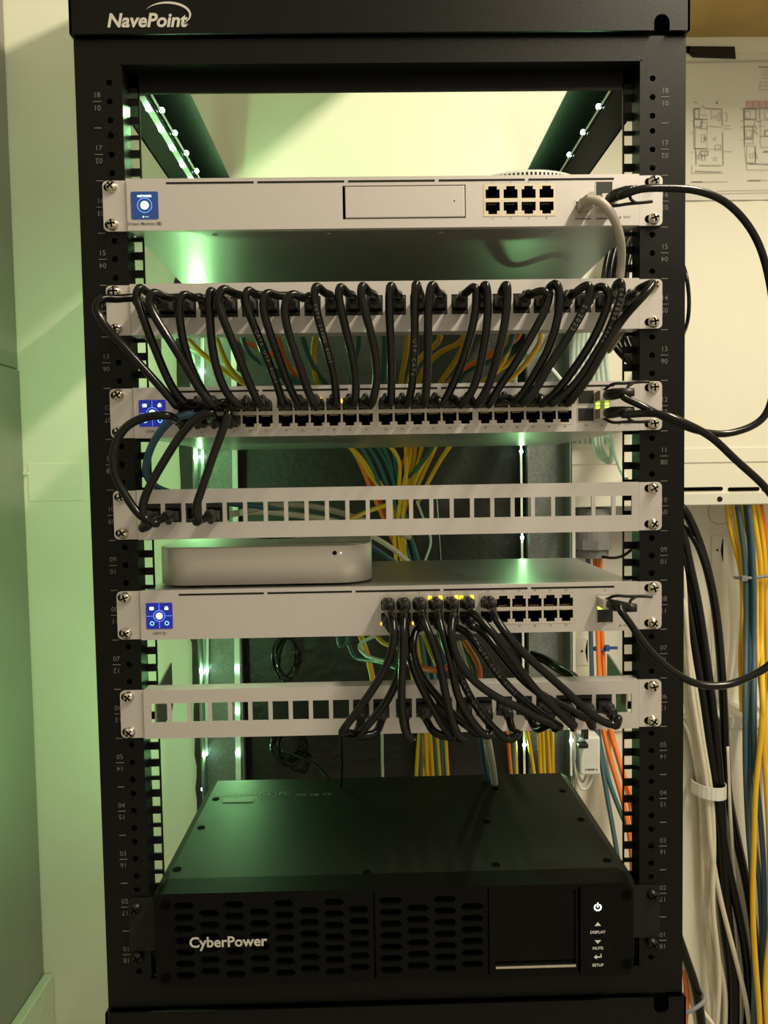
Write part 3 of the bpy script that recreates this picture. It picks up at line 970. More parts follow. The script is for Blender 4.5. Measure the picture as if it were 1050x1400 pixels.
def grille(x0, x1):
    g = MB()
    z0_, z1_ = u0 + .003, u1 - .003
    n = round((x1 - x0) / 0.0215)
    cw = (x1 - x0) / n
    ch = 0.0104
    for c_ in range(n):
        a = x0 + c_ * cw; b = a + cw
        z = z0_ + (ch / 2 if c_ % 2 else 0.002)
        g.quad((a, yu, z0_), (b, yu, z0_), (b, yu, z), (a, yu, z))
        while z + ch <= z1_ - .001:
            xm0, xm1 = a + .0006, b - .0006
            k = 0.0042
            h0, h1 = z + .0020, z + ch - .0020
            zc_ = z + ch / 2
            inn = [(xm0 + .0012, zc_), (xm0 + k, h0), (xm1 - k, h0), (xm1 - .0012, zc_), (xm1 - k, h1), (xm0 + k, h1)]
            out = [(a, zc_), (a, z), (b, z), (b, zc_), (b, z + ch), (a, z + ch)]
            for j in range(6):
                l = (j + 1) % 6
                g.quad((out[j][0], yu, out[j][1]), (out[l][0], yu, out[l][1]), (inn[l][0], yu, inn[l][1]), (inn[j][0], yu, inn[j][1]))
                g.quad((inn[j][0], yu, inn[j][1]), (inn[l][0], yu, inn[l][1]), (inn[l][0], yu + .006, inn[l][1]), (inn[j][0], yu + .006, inn[j][1]), 1)
            z += ch
        g.quad((a, yu, z), (b, yu, z), (b, yu, z1_), (a, yu, z1_))
    g.box(x0, x1, yu + .006, yu + .007, z0_, z1_, 2)
    return build('grille', g, ['ups_plastic', 'ups_plastic', 'deep_black'], bez)
grille(xg[0], xg[1] - .0025)
grille(xg[1] + .0025, xg[2] - .0025)
m_ = MB()
p = at(312, 1287, yu)
add_text(m_, 'CyberPower', 0.0130, face(p.x, yu - .0012, p.z), bold=0.0003)
v0 = len(m_.v)
build('brand_letters', m_, 'logo_silver', bez)
sx0, sx1 = at(677, 1270, yu).x, at(787, 1270, yu).x
m_ = MB()
m_.grid([xg[2] + .0025, sx0, sx1, xg[3] - .001], [u0 + .003, u0 + .012, u1 - .005, u1 - .003], lambda i, j: i == 1 and j == 1, yu, yu + .004)
scf = build('screen_frame', m_, 'ups_plastic', bez)
build('display', MB().box(sx0, sx1, yu + .0025, yu + .004, u0 + .012, u1 - .005), 'ups_glass', scf)
build('display_trim', MB().box(sx0, sx1, yu - .0012, yu + .001, u0 + .0092, u0 + .0112, bev=.0004), 'chrome', scf)
build('button_panel', MB().box(xg[3] + .001, xg[4], yu - .0004, yu + .004, u0 + .003, u1 - .003), 'ups_glass', bez)
m_ = MB()
yb = yu - .0006
bx = at(817, 1240, yu).x
def zpx(py): return at(817, py, yu).z
for k in range(18):     # power symbol
    t0, t1 = math.radians(120 + 300 * k / 18), math.radians(120 + 300 * (k + 1) / 18)
    r0, r1 = .0022, .0034
    zz_ = zpx(1240)
    m_.quad((bx + r0 * math.cos(t0), yb, zz_ + r0 * math.sin(t0)), (bx + r1 * math.cos(t0), yb, zz_ + r1 * math.sin(t0)), (bx + r1 * math.cos(t1), yb, zz_ + r1 * math.sin(t1)), (bx + r0 * math.cos(t1), yb, zz_ + r0 * math.sin(t1)))
m_.box(bx - .0005, bx + .0005, yb, yb + .0002, zpx(1240) - .0002, zpx(1240) + .0042)
build('power_symbol', m_, 'white_led', bez)
m_ = MB()
z_ = zpx(1263); m_.prism([(bx - .0028, z_ - .0015), (bx + .0028, z_ - .0015), (bx, z_ + .0018)], yb, yb + .0002)
z_ = zpx(1287); m_.prism([(bx - .0028, z_ + .0013), (bx, z_ - .0018), (bx + .0028, z_ + .0013)], yb, yb + .0002)
z_ = zpx(1308)
m_.prism([(bx - .0035, z_), (bx - .0010, z_ - .0020), (bx - .0010, z_ + .0020)], yb, yb + .0002)
m_.box(bx - .0010, bx + .0032, yb, yb + .0002, z_ - .0005, z_ + .0005).box(bx + .0024, bx + .0032, yb, yb + .0002, z_, z_ + .0028)
for s_, py in (('DISPLAY', 1274), ('MUTE', 1296), ('SETUP', 1319)):
    add_text(m_, s_, 0.0036, face(bx, yb, zpx(py)), bold=0.00006)
build('button_print', m_, 'white_print', bez)
ez0, ez1 = u0 + .006, at(890, 1211, -.0022).z
for s in (-1, 1):
    m_ = MB()
    x0, x1 = sorted((s * 0.2415, s * 0.2065))
    m_.prism(rrect(x0, x1, ez0 + .010, ez1, 0.004, 4, (1, 0, 0, 0) if s > 0 else (0, 1, 0, 0)), -0.0022, -0.0002)
    e = build('ear', m_, 'ups_metal', ups)
    for zc_ in (at(889, 1221, 0).z, at(889, 1287, 0).z):
        link('screw', SCREWB, (s * HX, -0.0022, zc_), e)

# ------------------------------------------------------------------ cables
def boot(R0=0.0052, black='black_plastic'):
    """RJ45 plug with strain relief boot pointing along -y from its socket"""
    m_ = MB()
    m_.box(-0.0056, 0.0056, -0.013, 0.006, -0.0040, 0.0040, bev=0.0008)
    m_.box(-0.0030, 0.0030, -0.012, 0.004, 0.0040, 0.0052)
    pts = [(0, -.012, 0), (0, -.016, 0), (0, -.020, 0), (0, -.025, 0)]
    m_.tube(pts, 1, 10, radii=[.0056, .0054, .0046, .0040])
    bm = bmesh.new()
    bmesh.ops.create_icosphere(bm, subdivisions=2, radius=0.0028, matrix=Matrix.Translation((0, -.0145, .0048)))
    m_.addbm(bm, 0, True)
    return m_
BOOT = boot().mesh('plug', 'black_plastic')
BOOTG = boot().mesh('plug', 'grey_cable')
CR = 0.0034
PATHS = {}
def relax(P, it):
    for _ in range(it):
        P = [P[0], P[1]] + [P[i] * 0.5 + (P[i - 1] + P[i + 1]) * 0.25 for i in range(2, len(P) - 2)] + [P[-2], P[-1]]
    return P
def cable(name, pts, r, mname, label, cat='cable', group=None, plugs=(), n=8, seg=10, plugm=None):
    P = relax(spline(pts, n), 12 if plugs else 6)
    o = build(name, MB().tube(P, r, seg), mname, label=label, cat=cat, group=group)
    for loc, rot in plugs:
        link('plug', plugm or BOOT, loc, o, rot=rot)
    PATHS[o.name] = P
    return o
ORD = ['first', 'second', 'third', 'fourth', 'fifth', 'sixth', 'seventh', 'eighth', 'ninth', 'tenth', 'eleventh', 'twelfth', 'thirteenth',
       'fourteenth', 'fifteenth', 'sixteenth', 'seventeenth', 'eighteenth', 'nineteenth', 'twentieth', 'twenty-first', 'twenty-second', 'twenty-third', 'last']
C1 = [
 [(158, 409), (139, 408), (131, 419), (141, 442), (162, 466), (196, 503), (227, 538), (242, 556)],
 [(199, 399), (191, 393), (186, 404), (191, 420), (202, 452), (215, 484), (234, 528), (253, 551)],
 [(228, 408), (209, 399), (204, 412), (213, 435), (232, 465), (253, 499), (276, 538), (295, 557)],
 [(265, 408), (251, 402), (245, 414), (247, 446), (255, 484), (272, 526), (292, 552)],
 [(294, 403), (288, 397), (286, 408), (287, 430), (289.5, 469), (297, 507), (312, 541), (330, 556)],
 [(320, 402), (304, 394), (298, 412), (305, 435), (322, 477), (339, 520), (356, 556)],
 [(349, 403), (339, 396), (335, 412), (350.5, 452), (366, 492), (379, 526), (388, 557)],
 [(379, 405), (364, 400), (359, 418), (368, 452), (383, 494), (398, 534), (411, 558)],
 [(416, 409), (398, 401), (388.6, 420), (396, 461), (409.5, 499.5), (421, 534), (432, 559)],
 [(444, 401), (432, 390), (429.5, 408), (438, 446), (449.5, 486), (458, 522), (459, 556)],
 [(475, 402), (465, 391), (463, 406), (468.6, 433), (479, 477), (487, 519), (484, 555)],
 [(504, 400), (495, 389), (494, 408), (503, 440), (513, 484), (515, 522), (507, 556)],
 [(541, 402), (534, 388), (532, 412), (534, 465), (535, 513), (534, 555)],
 [(573, 398), (568.6, 386), (567, 412), (567, 465), (565, 503), (562, 536), (555, 556)],
 [(598, 400), (590.5, 387), (586, 412), (585, 465), (584, 513), (580, 556)],
 [(635, 403), (648.6, 391), (652, 404), (648.6, 435), (638, 477), (623, 517), (603, 555)],
 [(657, 402), (664, 387), (667, 408), (665.7, 446), (659, 488), (648, 530), (630, 556)],
 [(684, 402), (693, 387), (693.5, 410), (688.6, 452), (678, 494), (667, 530), (650, 556)],
 [(720, 406), (741, 397), (751, 404), (745, 425), (726, 461), (703, 499.5), (682, 530), (667, 556)],
 [(748, 398), (760, 386), (766, 406), (761, 442), (748.6, 480.5), (726, 520), (705, 551)],
 [(778, 408), (803, 388), (807, 400), (797, 425), (774, 465), (748, 504), (733, 532), (714, 553)],
 [(810, 398), (824, 391), (833, 404), (826, 431), (807, 471), (778, 514), (755, 542), (738, 554)],
 [(841, 392), (848, 385), (850, 396), (846, 416), (831, 456), (812, 488), (789.5, 522), (767, 543), (752, 553)],
 [(876, 394), (895, 386), (876, 408), (850, 437), (824, 480), (803, 518), (784, 542), (774, 553)],
]
for i, c in enumerate(C1):
    yz = -0.052 - 0.004 * ((i * 7) % 3)
    pts = [Vector((XJ[i], YF - 0.022, zj1)), Vector((XJ[i], YF - 0.030, zj1 + 0.0015))]
    m = len(c)
    for k, (px, py) in enumerate(c):
        t = k / (m - 1)
        Y = yz + (0.010 if k == 0 else 0.0)
        if i == 23 and k in (0, 1, 2): Y = -0.062 - 0.008 * k
        if t > 0.6: Y = yz + (0.014 if i % 2 else 0.010) * (t - 0.6) / 0.4
        pts.append(at(px, py, Y))
    zp = zm48 + 0.00685
    pts.append(Vector((X48[i] * 0.75 + pts[-1].x * 0.25, YF - 0.033, zp - 0.0005)))
    pts.append(Vector((X48[i], YF - 0.022, zp)))
    cable('patch_cable', pts, CR, 'cable_black', 'thick black patch cable hanging from the %s jack of the cable-filled upper patch panel' % ORD[i],
          group='black patch cables hanging from the upper patch panel',
          plugs=[((XJ[i], YF, zj1), None), ((X48[i], YF, zp), None)])
# left group from the lower port row to the empty panel
C2 = [
 ([(230, 568), (202, 569.5), (172, 583), (155, 614), (157, 649), (172, 678), (189.5, 703), (206, 716)], 0, 1, 0, 'outermost black patch cable arching left over the blue screen of the switch'),
 ([(292, 564), (272, 569), (249, 592), (227, 626), (204, 666), (194.5, 693), (199, 711), (216, 716)], 2, 1, 1, 'middle black patch cable from the switch to the mostly empty patch panel'),
 ([(314, 562), (303, 592), (288.5, 631), (276, 668.5), (267, 698), (272, 713)], 3, 3, 3, 'innermost black patch cable from the switch to the mostly empty patch panel'),
]
zp = zm48 - 0.00685
for c, col, jx, _, lab in C2:
    pts = [Vector((X48[col], YF - .022, zp)), Vector((X48[col], YF - .032, zp))]
    for px, py in c:
        pts.append(at(px, py, -0.05))
    pts += [Vector((XJ[jx] - .008, YF - .036, zj2 - .006)), Vector((XJ[jx], YF - .024, zj2 - .003))]
    if jx == 1 and col == 0:
        pts[-2] = Vector((XJ[0] + .004, YF - .044, zj2 - .011)); pts[-1] = Vector((XJ[0] + 0.002, YF - .022, zj2 - .004))
        jx = 0
    cable('patch_cable', pts, CR, 'cable_black', lab, group='black patch cables on the left', plugs=[((X48[col], YF, zp), (0, PI, 0)), ((XJ[jx], YF, zj2 - .002), (0, PI, 0))])
pts = [Vector((X48[1], YF - .02, zp)), at(262, 566, -.034), at(240, 571, -.036), at(224, 584, -.03), at(209, 606, -.02), at(200.6, 630, -.008), at(200, 650, .004), at(214, 667, 0.02), at(250, 678, .05), at(330, 690, .10), at(380, 695, .16)]
cable('patch_cable', pts, 0.0033, 'blue', 'dark blue cable curving under the blue switch screen and behind the empty patch panel', plugs=[((X48[1], YF, zp), (0, PI, 0))])

# 24 port switch to the lowest panel
zt24, zb24 = zm24 + .00685, zm24 - .00685
C3 = [  # (column, row, path, jack)
 (0, 1, [(535, 842), (539, 867), (533, 900), (514, 936), (486, 976), (466, 1003)], 10, -0.058, 'first black cable from the 24 port switch, hooking farthest left under the lowest patch panel'),
 (0, 0, [(546, 870), (548, 905), (540, 938), (521, 971), (489, 1007)], 11, -0.046, 'short black cable just behind the leftmost hook under the lowest patch panel'),
 (1, 1, [(552, 842), (552, 871), (550, 914), (549, 967), (555, 1003), (563, 1011)], 12, -0.058, 'black cable hanging straight down from the second plug of the 24 port switch'),
 (1, 0, [(556, 880), (562, 905), (574, 935), (592, 968), (613, 1003), (622, 1008)], 13, -0.046, 'black cable from the lower second port of the 24 port switch, swinging right'),
 (2, 1, [(576, 842), (588, 869), (600, 902), (606, 933), (614, 971), (627, 1007), (634, 1010)], 14, -0.060, 'black cable from the third upper plug of the 24 port switch'),
 (2, 0, [(570, 860), (564, 885), (574, 921), (597.6, 952), (628.6, 986), (655, 1003)], 15, -0.042, 'black cable bowing left from the third lower port of the 24 port switch'),
 (3, 1, [(598, 842), (607, 871), (619, 919), (626, 952), (645, 986), (664, 1006), (672, 1004)], 16, -0.058, 'black cable from the fourth upper plug of the 24 port switch'),
 (3, 0, [(604, 872), (617, 900), (631, 928.6), (648, 962), (676, 997), (697, 1012), (708, 1003)], 17, -0.050, 'printed black cable sweeping to the lowest loop under the lowest patch panel'),
 (4, 1, [(619, 842), (617, 871), (626, 902), (648, 931), (680, 954), (708.6, 967), (739.5, 984), (757, 991)], 18, -0.062, 'black cable from the fifth upper plug crossing wide over the lowest patch panel'),
 (4, 0, [(634, 862), (654, 883), (678, 919), (708.6, 952), (744, 980), (766, 994)], 19, -0.052, 'black cable with white lettering from the fifth lower port of the 24 port switch'),
 (5, 1, [(646, 838), (673, 864), (701, 902), (732, 943), (763, 973), (783, 992)], 20, -0.060, 'black cable from the sixth upper plug of the 24 port switch'),
 (5, 0, [(655, 860), (678, 885), (706, 921), (740, 950), (773, 967), (800, 982)], 21, -0.044, 'black cable from the sixth lower port of the 24 port switch, mostly behind others'),
 (6, 1, [(674, 840), (694, 869), (725, 902), (763, 935), (792, 962), (820.5, 985), (842, 991), (846, 980)], 22, -0.060, 'black cable farthest right from the 24 port switch to the last filled jack'),
]
for col, row, c, j, Y, lab in C3:
    zp = zt24 if row else zb24
    pts = [Vector((X24[col], YF - .020, zp)), Vector((X24[col], YF - .030, zp - (.003 if row else .002)))]
    for k, (px, py) in enumerate(c):
        pts.append(at(px, py, Y + (0.012 if k == 0 else 0)))
    e = pts[-1]
    J = Vector((XJ[j], YF - .022, zj3 - .003))
    if j < 22:
        pts.append(Vector((e.x * .7 + J.x * .3, e.y + .004, e.z - 0.0006)))
    pts.append(Vector((J.x * .75 + e.x * .25, YF - .034, J.z - .007)))
    pts.append(J)
    cable('patch_cable', pts, CR, 'cable_black', lab, group='black cables from the 24 port switch',
          plugs=[((X24[col], YF, zp), None if row else (0, PI, 0)), ((XJ[j], YF, zj3 - .001), (0, PI, 0))])

# direct attach cables with pull tabs
def sfp_plug(o, p, up, dirx):
    m_ = MB()
    m_.box(p.x - .0066, p.x + .0066, YF - .016, YF + .006, p.z - .0042, p.z + .0042)
    pl = build('plug', m_, 'port_silver', o)
    m_ = MB()
    m_.tube([(p.x, YF - .014, p.z), (p.x + .002, YF - .022, p.z), (p.x + .008, YF - .030, p.z), (p.x + .016, YF - .034, p.z)], 1, 10, radii=[.0046, .0050, .0044, .0034])
    build('plug_boot', m_, 'black_plastic', o)
    m_ = MB()
    s = 1 if up else -1
    A = [(p.x - .003, YF - .013, p.z + s * .004), (p.x + .002, YF - .022, p.z + s * .0085), (p.x + .012, YF - .026, p.z + s * .0085), (p.x + .024, YF - .030, p.z + s * .0090), (p.x + .030, YF - .031, p.z + s * .0086)]
    B = [(p.x + .012, YF - .028, p.z + s * .002), (p.x + .013, YF - .028, p.z + s * .0055), (p.x + .018, YF - .028, p.z + s * .0088)]
    m_.tube(spline(A, 4), .0013, 8); m_.tube(spline(B, 4), .0013, 8)
    build('pull_tab', m_, 'black_plastic', o)
D = [at(846, 269, -.040), at(873, 259, -.046), at(907, 257, -.046), at(950, 260, -.046), at(987, 273, -.046), at(1017, 300, -.046), at(1039, 337, -.046), at(1053, 390, -.046),
     at(1060, 450, -.046), at(1060, 515, -.046), at(1050, 562, -.046), at(1033, 580, -.046), at(1000, 592, -.046), at(977, 593, -.046), at(947, 587, -.046), at(907, 570, -.044), at(880, 556, -.042), at(850, 541, -.036)]
pts = [Vector((p_sfp_gw.x + .012, YF - .033, p_sfp_gw.z + .001))] + D + [Vector((q1.x + .012, YF - .032, q1.z))]
o = cable('direct_attach_cable', pts, 0.0030, 'cable_black', 'black cable arching from the topmost device out past the rack to the 48 port switch')
sfp_plug(o, p_sfp_gw, False, 1); sfp_plug(o, q1, True, 1)
D = [at(850, 567, -.038), at(880, 565, -.044), at(907, 567, -.052), at(940, 580, -.056), at(973, 598, -.056), at(1007, 630, -.056), at(1050, 670, -.056), at(1085, 730, -.056), at(1098, 800, -.056), at(1086, 870, -.056),
     at(1050, 911, -.056), at(1027, 924, -.056), at(1000, 935, -.056), at(973, 938, -.056), at(947, 933, -.054), at(913, 913, -.052), at(883, 883, -.050), at(860, 850, -.046), at(846, 830, -.040)]
pts = [Vector((q2.x + .012, YF - .032, q2.z))] + D + [Vector((q3.x + .012, YF - .032, q3.z))]
o = cable('direct_attach_cable', pts, 0.0031, 'cable_black', 'black cable drooping past the right rail from the 48 port switch to the lower switch')
sfp_plug(o, q2, False, 1); sfp_plug(o, q3, True, 1)
pts = [Vector((wan.x, YF - .018, wan.z)), at(806, 274, -.030), at(820, 275, -.036), at(836, 292, -.036), at(847, 320, -.026), at(850, 350, -.008), at(848, 378, .008), at(846, 400, .03), at(840, 430, .06)]
cable('patch_cable', pts, 0.0036, 'grey_cable', 'light grey patch cable bending down from the topmost device behind the patch panel', plugs=[((wan.x, YF, wan.z), (0, PI, 0))], plugm=BOOTG)

# lettering printed along some cables
def cable_print(name, s, t0, size, step, side=1):
    o = bpy.data.objects[name]
    P = PATHS[name]
    L = [0]
    for a, b in zip(P[:-1], P[1:]): L.append(L[-1] + (b - a).length)
    m_ = MB()
    d = L[-1] * t0
    for ch in s:
        k = max(i for i in range(len(L)) if L[i] <= d)
        k = min(k, len(P) - 2)
        f_ = (d - L[k]) / max(L[k + 1] - L[k], 1e-6)
        q = P[k].lerp(P[k + 1], f_)
        T = (P[k + 1] - P[k]).normalized() * side
        N = (CAM - q); N = (N - T * N.dot(T)).normalized()
        Bv = N.cross(T)
        Mx = Matrix((T, Bv, N)).transposed().to_4x4()
        Mx.translation = q + N * (CR + 0.0002)
        if ch != ' ':
            add_text(m_, ch, size, Mx)
        d += step
    build('cable_lettering', m_, 'cable_print', o)
def nm(i): return 'patch_cable' if i == 0 else 'patch_cable.%03d' % i
cable_print(nm(13), 'UTP CAT6', 0.52, 0.0042, 0.0036)
cable_print(nm(20), '2-2022', 0.35, 0.0050, 0.0040)
cable_print(nm(22), 'E474850 TYPE', 0.22, 0.0048, 0.0040)
cable_print(nm(6), 'CAT6 UTP ROHS', 0.45, 0.0040, 0.0034)
cable_print(nm(9), 'CAT6 24AWG ROHS', 0.32, 0.0036, 0.0032)
cable_print(nm(37), 'UTP CAT6 ROHS', 0.25, 0.0044, 0.0038)
cable_print(nm(35), 'CAT6 CM UL', 0.38, 0.0044, 0.0038)

# ------------------------------------------------------------------ cables behind the panels
def rear(mname, colour, pts, where, r=0.0030, name='network_cable', grp='coloured cables behind the patch panels', lab=None):
    return cable(name, pts, r, mname, lab or ('%s cable %s' % (colour, where)), group=grp, n=7, seg=8)
JR = 0.03
def from_jack(px, mids, tail):
    X = at(px, 425, JR).x
    return [Vector((X, JR, zj1)), Vector((X, JR + .03, zj1 - .004))] + [at(*m) for m in mids] + [at(*m) for m in tail]
W1 = 'fanning out behind the upper patch panel'
rear('yellow', 'yellow', from_jack(235, [(262, 470, .14), (300, 503, .19), (352, 535, .23)], [(470, 600, .30), (505, 650, .36), (535, 690, .38), (540, 760, .40), (560, 900, .39), (575, 1000, .38), (580, 1070, .38)]), 'leftmost, crossing the light strip below the upper patch panel')
rear('yellow', 'yellow', from_jack(280, [(298, 468, .12), (318, 510, .18), (360, 545, .22)], [(474, 605, .31), (512, 650, .36), (538, 690, .385), (548, 760, .40), (565, 900, .40), (583, 1000, .39), (588, 1070, .38)]), 'second from left below the upper patch panel')
rear('orange', 'orange', from_jack(310, [(330, 466, .14), (372, 484, .18), (420, 525, .24)], [(486, 620, .33), (505, 665, .37), (520, 700, .385), (540, 745, .40), (570, 800, .40)]), 'running down behind the seventh hanging patch cable')
rear('teal', 'dark teal', from_jack(320, [(345, 490, .17), (395, 515, .20), (440, 540, .24)], [(500, 620, .33), (520, 665, .37), (535, 700, .385), (560, 760, .40), (580, 900, .39), (598, 1000, .38), (604, 1070, .38)]), 'leftmost teal one, below the upper patch panel')
rear('teal', 'dark teal', from_jack(345, [(365, 505, .18), (410, 525, .22), (450, 550, .26)], [(512, 622, .34), (530, 665, .37), (545, 700, .385), (572, 760, .40), (590, 900, .40), (606, 1000, .39)]), 'second teal one, below the upper patch panel')
rear('orange', 'orange', from_jack(370, [(392, 498, .18), (412, 520, .22), (440, 560, .26)], [(494, 630, .34), (512, 668, .38), (526, 700, .395), (545, 745, .41)]), 'short visible one left of the vertical yellow cable')
rear('yellow', 'yellow', from_jack(430, [(428, 480, .16), (430, 510, .18), (445, 540, .24)], [(545, 620, .33), (545, 665, .37), (548, 700, .385), (556, 760, .40), (574, 900, .40), (592, 1000, .39), (596, 1070, .39)]), 'standing upright left of the centre below the upper patch panel')
rear('teal', 'dark teal', from_jack(405, [(425, 495, .16), (450, 530, .22)], [(525, 622, .34), (540, 665, .37), (553, 700, .385), (568, 760, .405), (585, 1000, .39)]), 'third teal one, right of the upright yellow cable')
rear('teal', 'dark teal', from_jack(488, [(490, 470, .12), (484, 500, .17), (482, 540, .24)], [(532, 625, .34), (540, 670, .38), (552, 720, .40), (564, 790, .41)]), 'single teal one near the centre below the upper patch panel')
rear('teal', 'dark teal', from_jack(527, [(526, 475, .12), (524, 510, .18), (524, 545, .24)], [(540, 625, .34), (545, 670, .38), (556, 720, .40), (575, 790, .41)]), 'centre teal one hanging straight below the upper patch panel')
rear('yellow', 'yellow', from_jack(560, [(555, 485, .13), (549, 515, .18), (548, 545, .24)], [(556, 620, .33), (554, 670, .37), (550, 720, .39), (552, 790, .41)]), 'beside the centre patch cable, hanging straight')
rear('yellow', 'yellow', from_jack(605, [(600, 468, .12), (575, 488, .16), (556, 525, .2)], [(562, 620, .34), (550, 668, .37), (542, 720, .39)]), 'bending left just right of the centre')
rear('yellow', 'yellow', from_jack(640, [(630, 468, .11), (600, 482, .15), (570, 520, .2)], [(568, 622, .35), (556, 668, .38), (545, 720, .39)]), 'long arch right of the centre below the upper patch panel')
rear('yellow', 'yellow', from_jack(648, [(628, 485, .14), (610, 512, .18), (590, 545, .24)], [(574, 625, .35), (560, 668, .38), (548, 720, .40)]), 'straight slanting one right of the centre')
rear('orange', 'orange', from_jack(722, [(705, 465, .13), (660, 490, .17), (632, 505, .2), (600, 540, .24)], [(560, 615, .32), (548, 640, .36)]), 'crossing the gap on the right below the upper patch panel')
rear('teal', 'dark teal', from_jack(715, [(690, 485, .15), (650, 502, .19), (630, 515, .22)], [(595, 606, .30), (570, 640, .36), (540, 675, .39), (525, 700, .40)]), 'right of the centre, sweeping left above the empty patch panel')
rear('yellow', 'yellow', from_jack(700, [(698, 465, .12), (690, 490, .16), (672, 515, .20), (640, 545, .24)], [(575, 640, .36), (555, 690, .39)]), 'between the two rightmost orange crossings')
rear('yellow', 'yellow', from_jack(735, [(720, 475, .14), (690, 500, .19), (660, 522, .22), (630, 545, .25)], [(580, 645, .37), (560, 690, .40)]), 'low slanting one at the right below the upper patch panel')
rear('yellow', 'yellow', from_jack(750, [(738, 470, .15), (712, 505, .2), (685, 530, .23)], [(610, 615, .33), (570, 690, .40)]), 'rightmost yellow one below the upper patch panel')
rear('mint_white', 'pale green', [at(755, 455, .18), at(735, 485, .2), at(715, 490, .22), at(705, 510, .24), at(703, 545, .26)], 'looping beside the rear post below the upper patch panel')
rear('mint_white', 'pale', [at(752, 503, .2), at(768, 522, .17), at(785, 545, .15)], 'short diagonal one in front of the rear post')
rear('mint_white', 'pale green', [at(258, 478, .3), at(280, 488, .28), at(320, 505, .27), at(360, 540, .27)], 'thin one under the leftmost yellow cable', r=.0016)
# behind the empty panel
rear('grey_cable', 'grey', [at(330, 700, .1), at(380, 690, .16), at(440, 694, .2), at(500, 712, .24), at(560, 735, .3)], 'lying behind the empty patch panel', grp='cables seen through the empty patch panel', r=.0035)
rear('cream', 'white', [at(300, 705, .09), at(350, 699, .13), at(400, 704, .18), at(470, 715, .24), at(530, 745, .28), at(566, 775, .32)], 'running from the empty patch panel down past the small computer', grp='cables seen through the empty patch panel', r=.0035)
rear('yellow', 'yellow', [at(470, 715, .16), at(500, 700, .22), at(530, 690, .3)], 'short one seen through the middle of the empty patch panel', grp='cables seen through the empty patch panel')
rear('blue', 'dark blue', [at(505, 745, .22), at(520, 755, .26), at(545, 772, .3), at(570, 790, .34)], 'emerging beside the rounded corner of the small computer', grp='cables seen through the empty patch panel')
rear('mint_white', 'thin white', [at(570, 685, .37), at(580, 712, .385), at(590, 740, .39), at(580, 770, .39), at(578, 800, .39)], 'hanging in a bend right of the cable bundle', grp='cables seen through the empty patch panel', r=.0018)
rear('mint_white', 'thin white', [at(596, 665, .4), at(600, 720, .4), at(604, 780, .4)], 'hanging against the black board', grp='cables seen through the empty patch panel', r=.0006)
# between 24 port switch and lowest panel
G = 'cables between the lower switch and the lowest patch panel'
rear('teal', 'pale teal', [at(462, 868, .18), at(465, 884, .18), at(474, 880, .18), at(476, 868, .18)], 'small loop left of the hooked patch cables', grp=G, r=.0024)
rear('teal', 'pale teal', [at(474, 870, .18), at(484, 898, .2), at(500, 902, .18), at(520, 905, .15), at(545, 915, .1)], 'long curl left of the hooked patch cables', grp=G, r=.0024)
rear('mint_white', 'pale teal', [at(515, 868, .17), at(490, 882, .19), at(500, 896, .17), at(530, 905, .13)], 'inner curl left of the hooked patch cables', grp=G, r=.0022)
rear('yellow', 'yellow', [at(492, 866, .2), at(502, 895, .2), at(510, 930, .2), at(513, 950, .2)], 'dropping left of the hooked patch cables', grp=G, r=.0034)
rear('yellow', 'yellow', [at(512, 866, .16), at(525, 880, .14), at(545, 885, .12), at(575, 905, .09)], 'curving behind the first hooked patch cables', grp=G, r=.0026)
rear('yellow', 'yellow', [at(580, 868, .16), at(590, 895, .12), at(606, 925, .08), at(608, 950, .04)], 'behind the middle hooked patch cables', grp=G, r=.0026)
rear('orange', 'brown orange', [at(560, 905, .12), at(580, 914, .1), at(600, 916, .08), at(625, 908, .07)], 'lying level behind the middle hooked patch cables', grp=G, r=.0034)
rear('orange', 'orange', [at(635, 878, .13), at(646, 895, .11), at(655, 912, .08), at(655, 935, .05)], 'bright one right of the middle hooked patch cables', grp=G, r=.0032)
rear('slate_blue', 'blue', [at(632, 882, .13), at(643, 902, .11), at(650, 918, .08), at(650, 935, .05)], 'beside the bright orange one', grp=G, r=.0030)
rear('cream', 'white', [at(627, 878, .12), at(633, 900, .1), at(640, 920, .07), at(646, 935, .05)], 'beside the blue and orange ones', grp=G, r=.0030)
rear('yellow', 'yellow', [at(672, 880, .12), at(690, 898, .1), at(705, 910, .07), at(720, 935, .04)], 'behind the lettered patch cable on the right', grp=G, r=.0030)
# flat dark cables over the rear post
rear('cable_black', 'flat black', [at(725, 895, .2), at(745, 902, .19), at(765, 915, .17), at(782, 924, .14), at(795, 940, .1)], 'crossing the lit rear post above the lowest patch panel', grp=G, r=.0055)
# down behind the battery backup
G = 'cables dropping behind the battery backup'
zlow = 1500
def drop(mname, colour, xa, xb, where, r=.003, ya=960):
    rear(mname, colour, [at(xa, ya, .34), at((xa * 2 + xb) / 3 + 1, 1000, .36), at((xa + 2 * xb) / 3, 1040, .375), at(xb, 1100, .385), at(xb, 1250, .39), at(xb, zlow, .40)], where, grp=G, r=r)
for k, (m__, cn, xa, xb) in enumerate((('yellow', 'yellow', 575, 568), ('teal', 'teal', 572, 576), ('yellow', 'yellow', 578, 586), ('yellow', 'yellow', 584, 594), ('teal', 'teal', 588, 600), ('yellow', 'yellow', 592, 604), ('teal', 'teal', 600, 607), ('yellow', 'yellow', 604, 614))):
    drop(m__, cn, xa, xb, '%s of the bundle dropping behind the middle of the battery backup' % ORD[k])
drop('mint_white', 'white', 520, 524, 'dropping alone behind the battery backup', .0022)
drop('orange', 'orange', 688, 702, 'dropping behind the battery backup beside the light strip')
drop('teal', 'teal', 696, 704, 'dropping between an orange and a yellow one behind the battery backup')
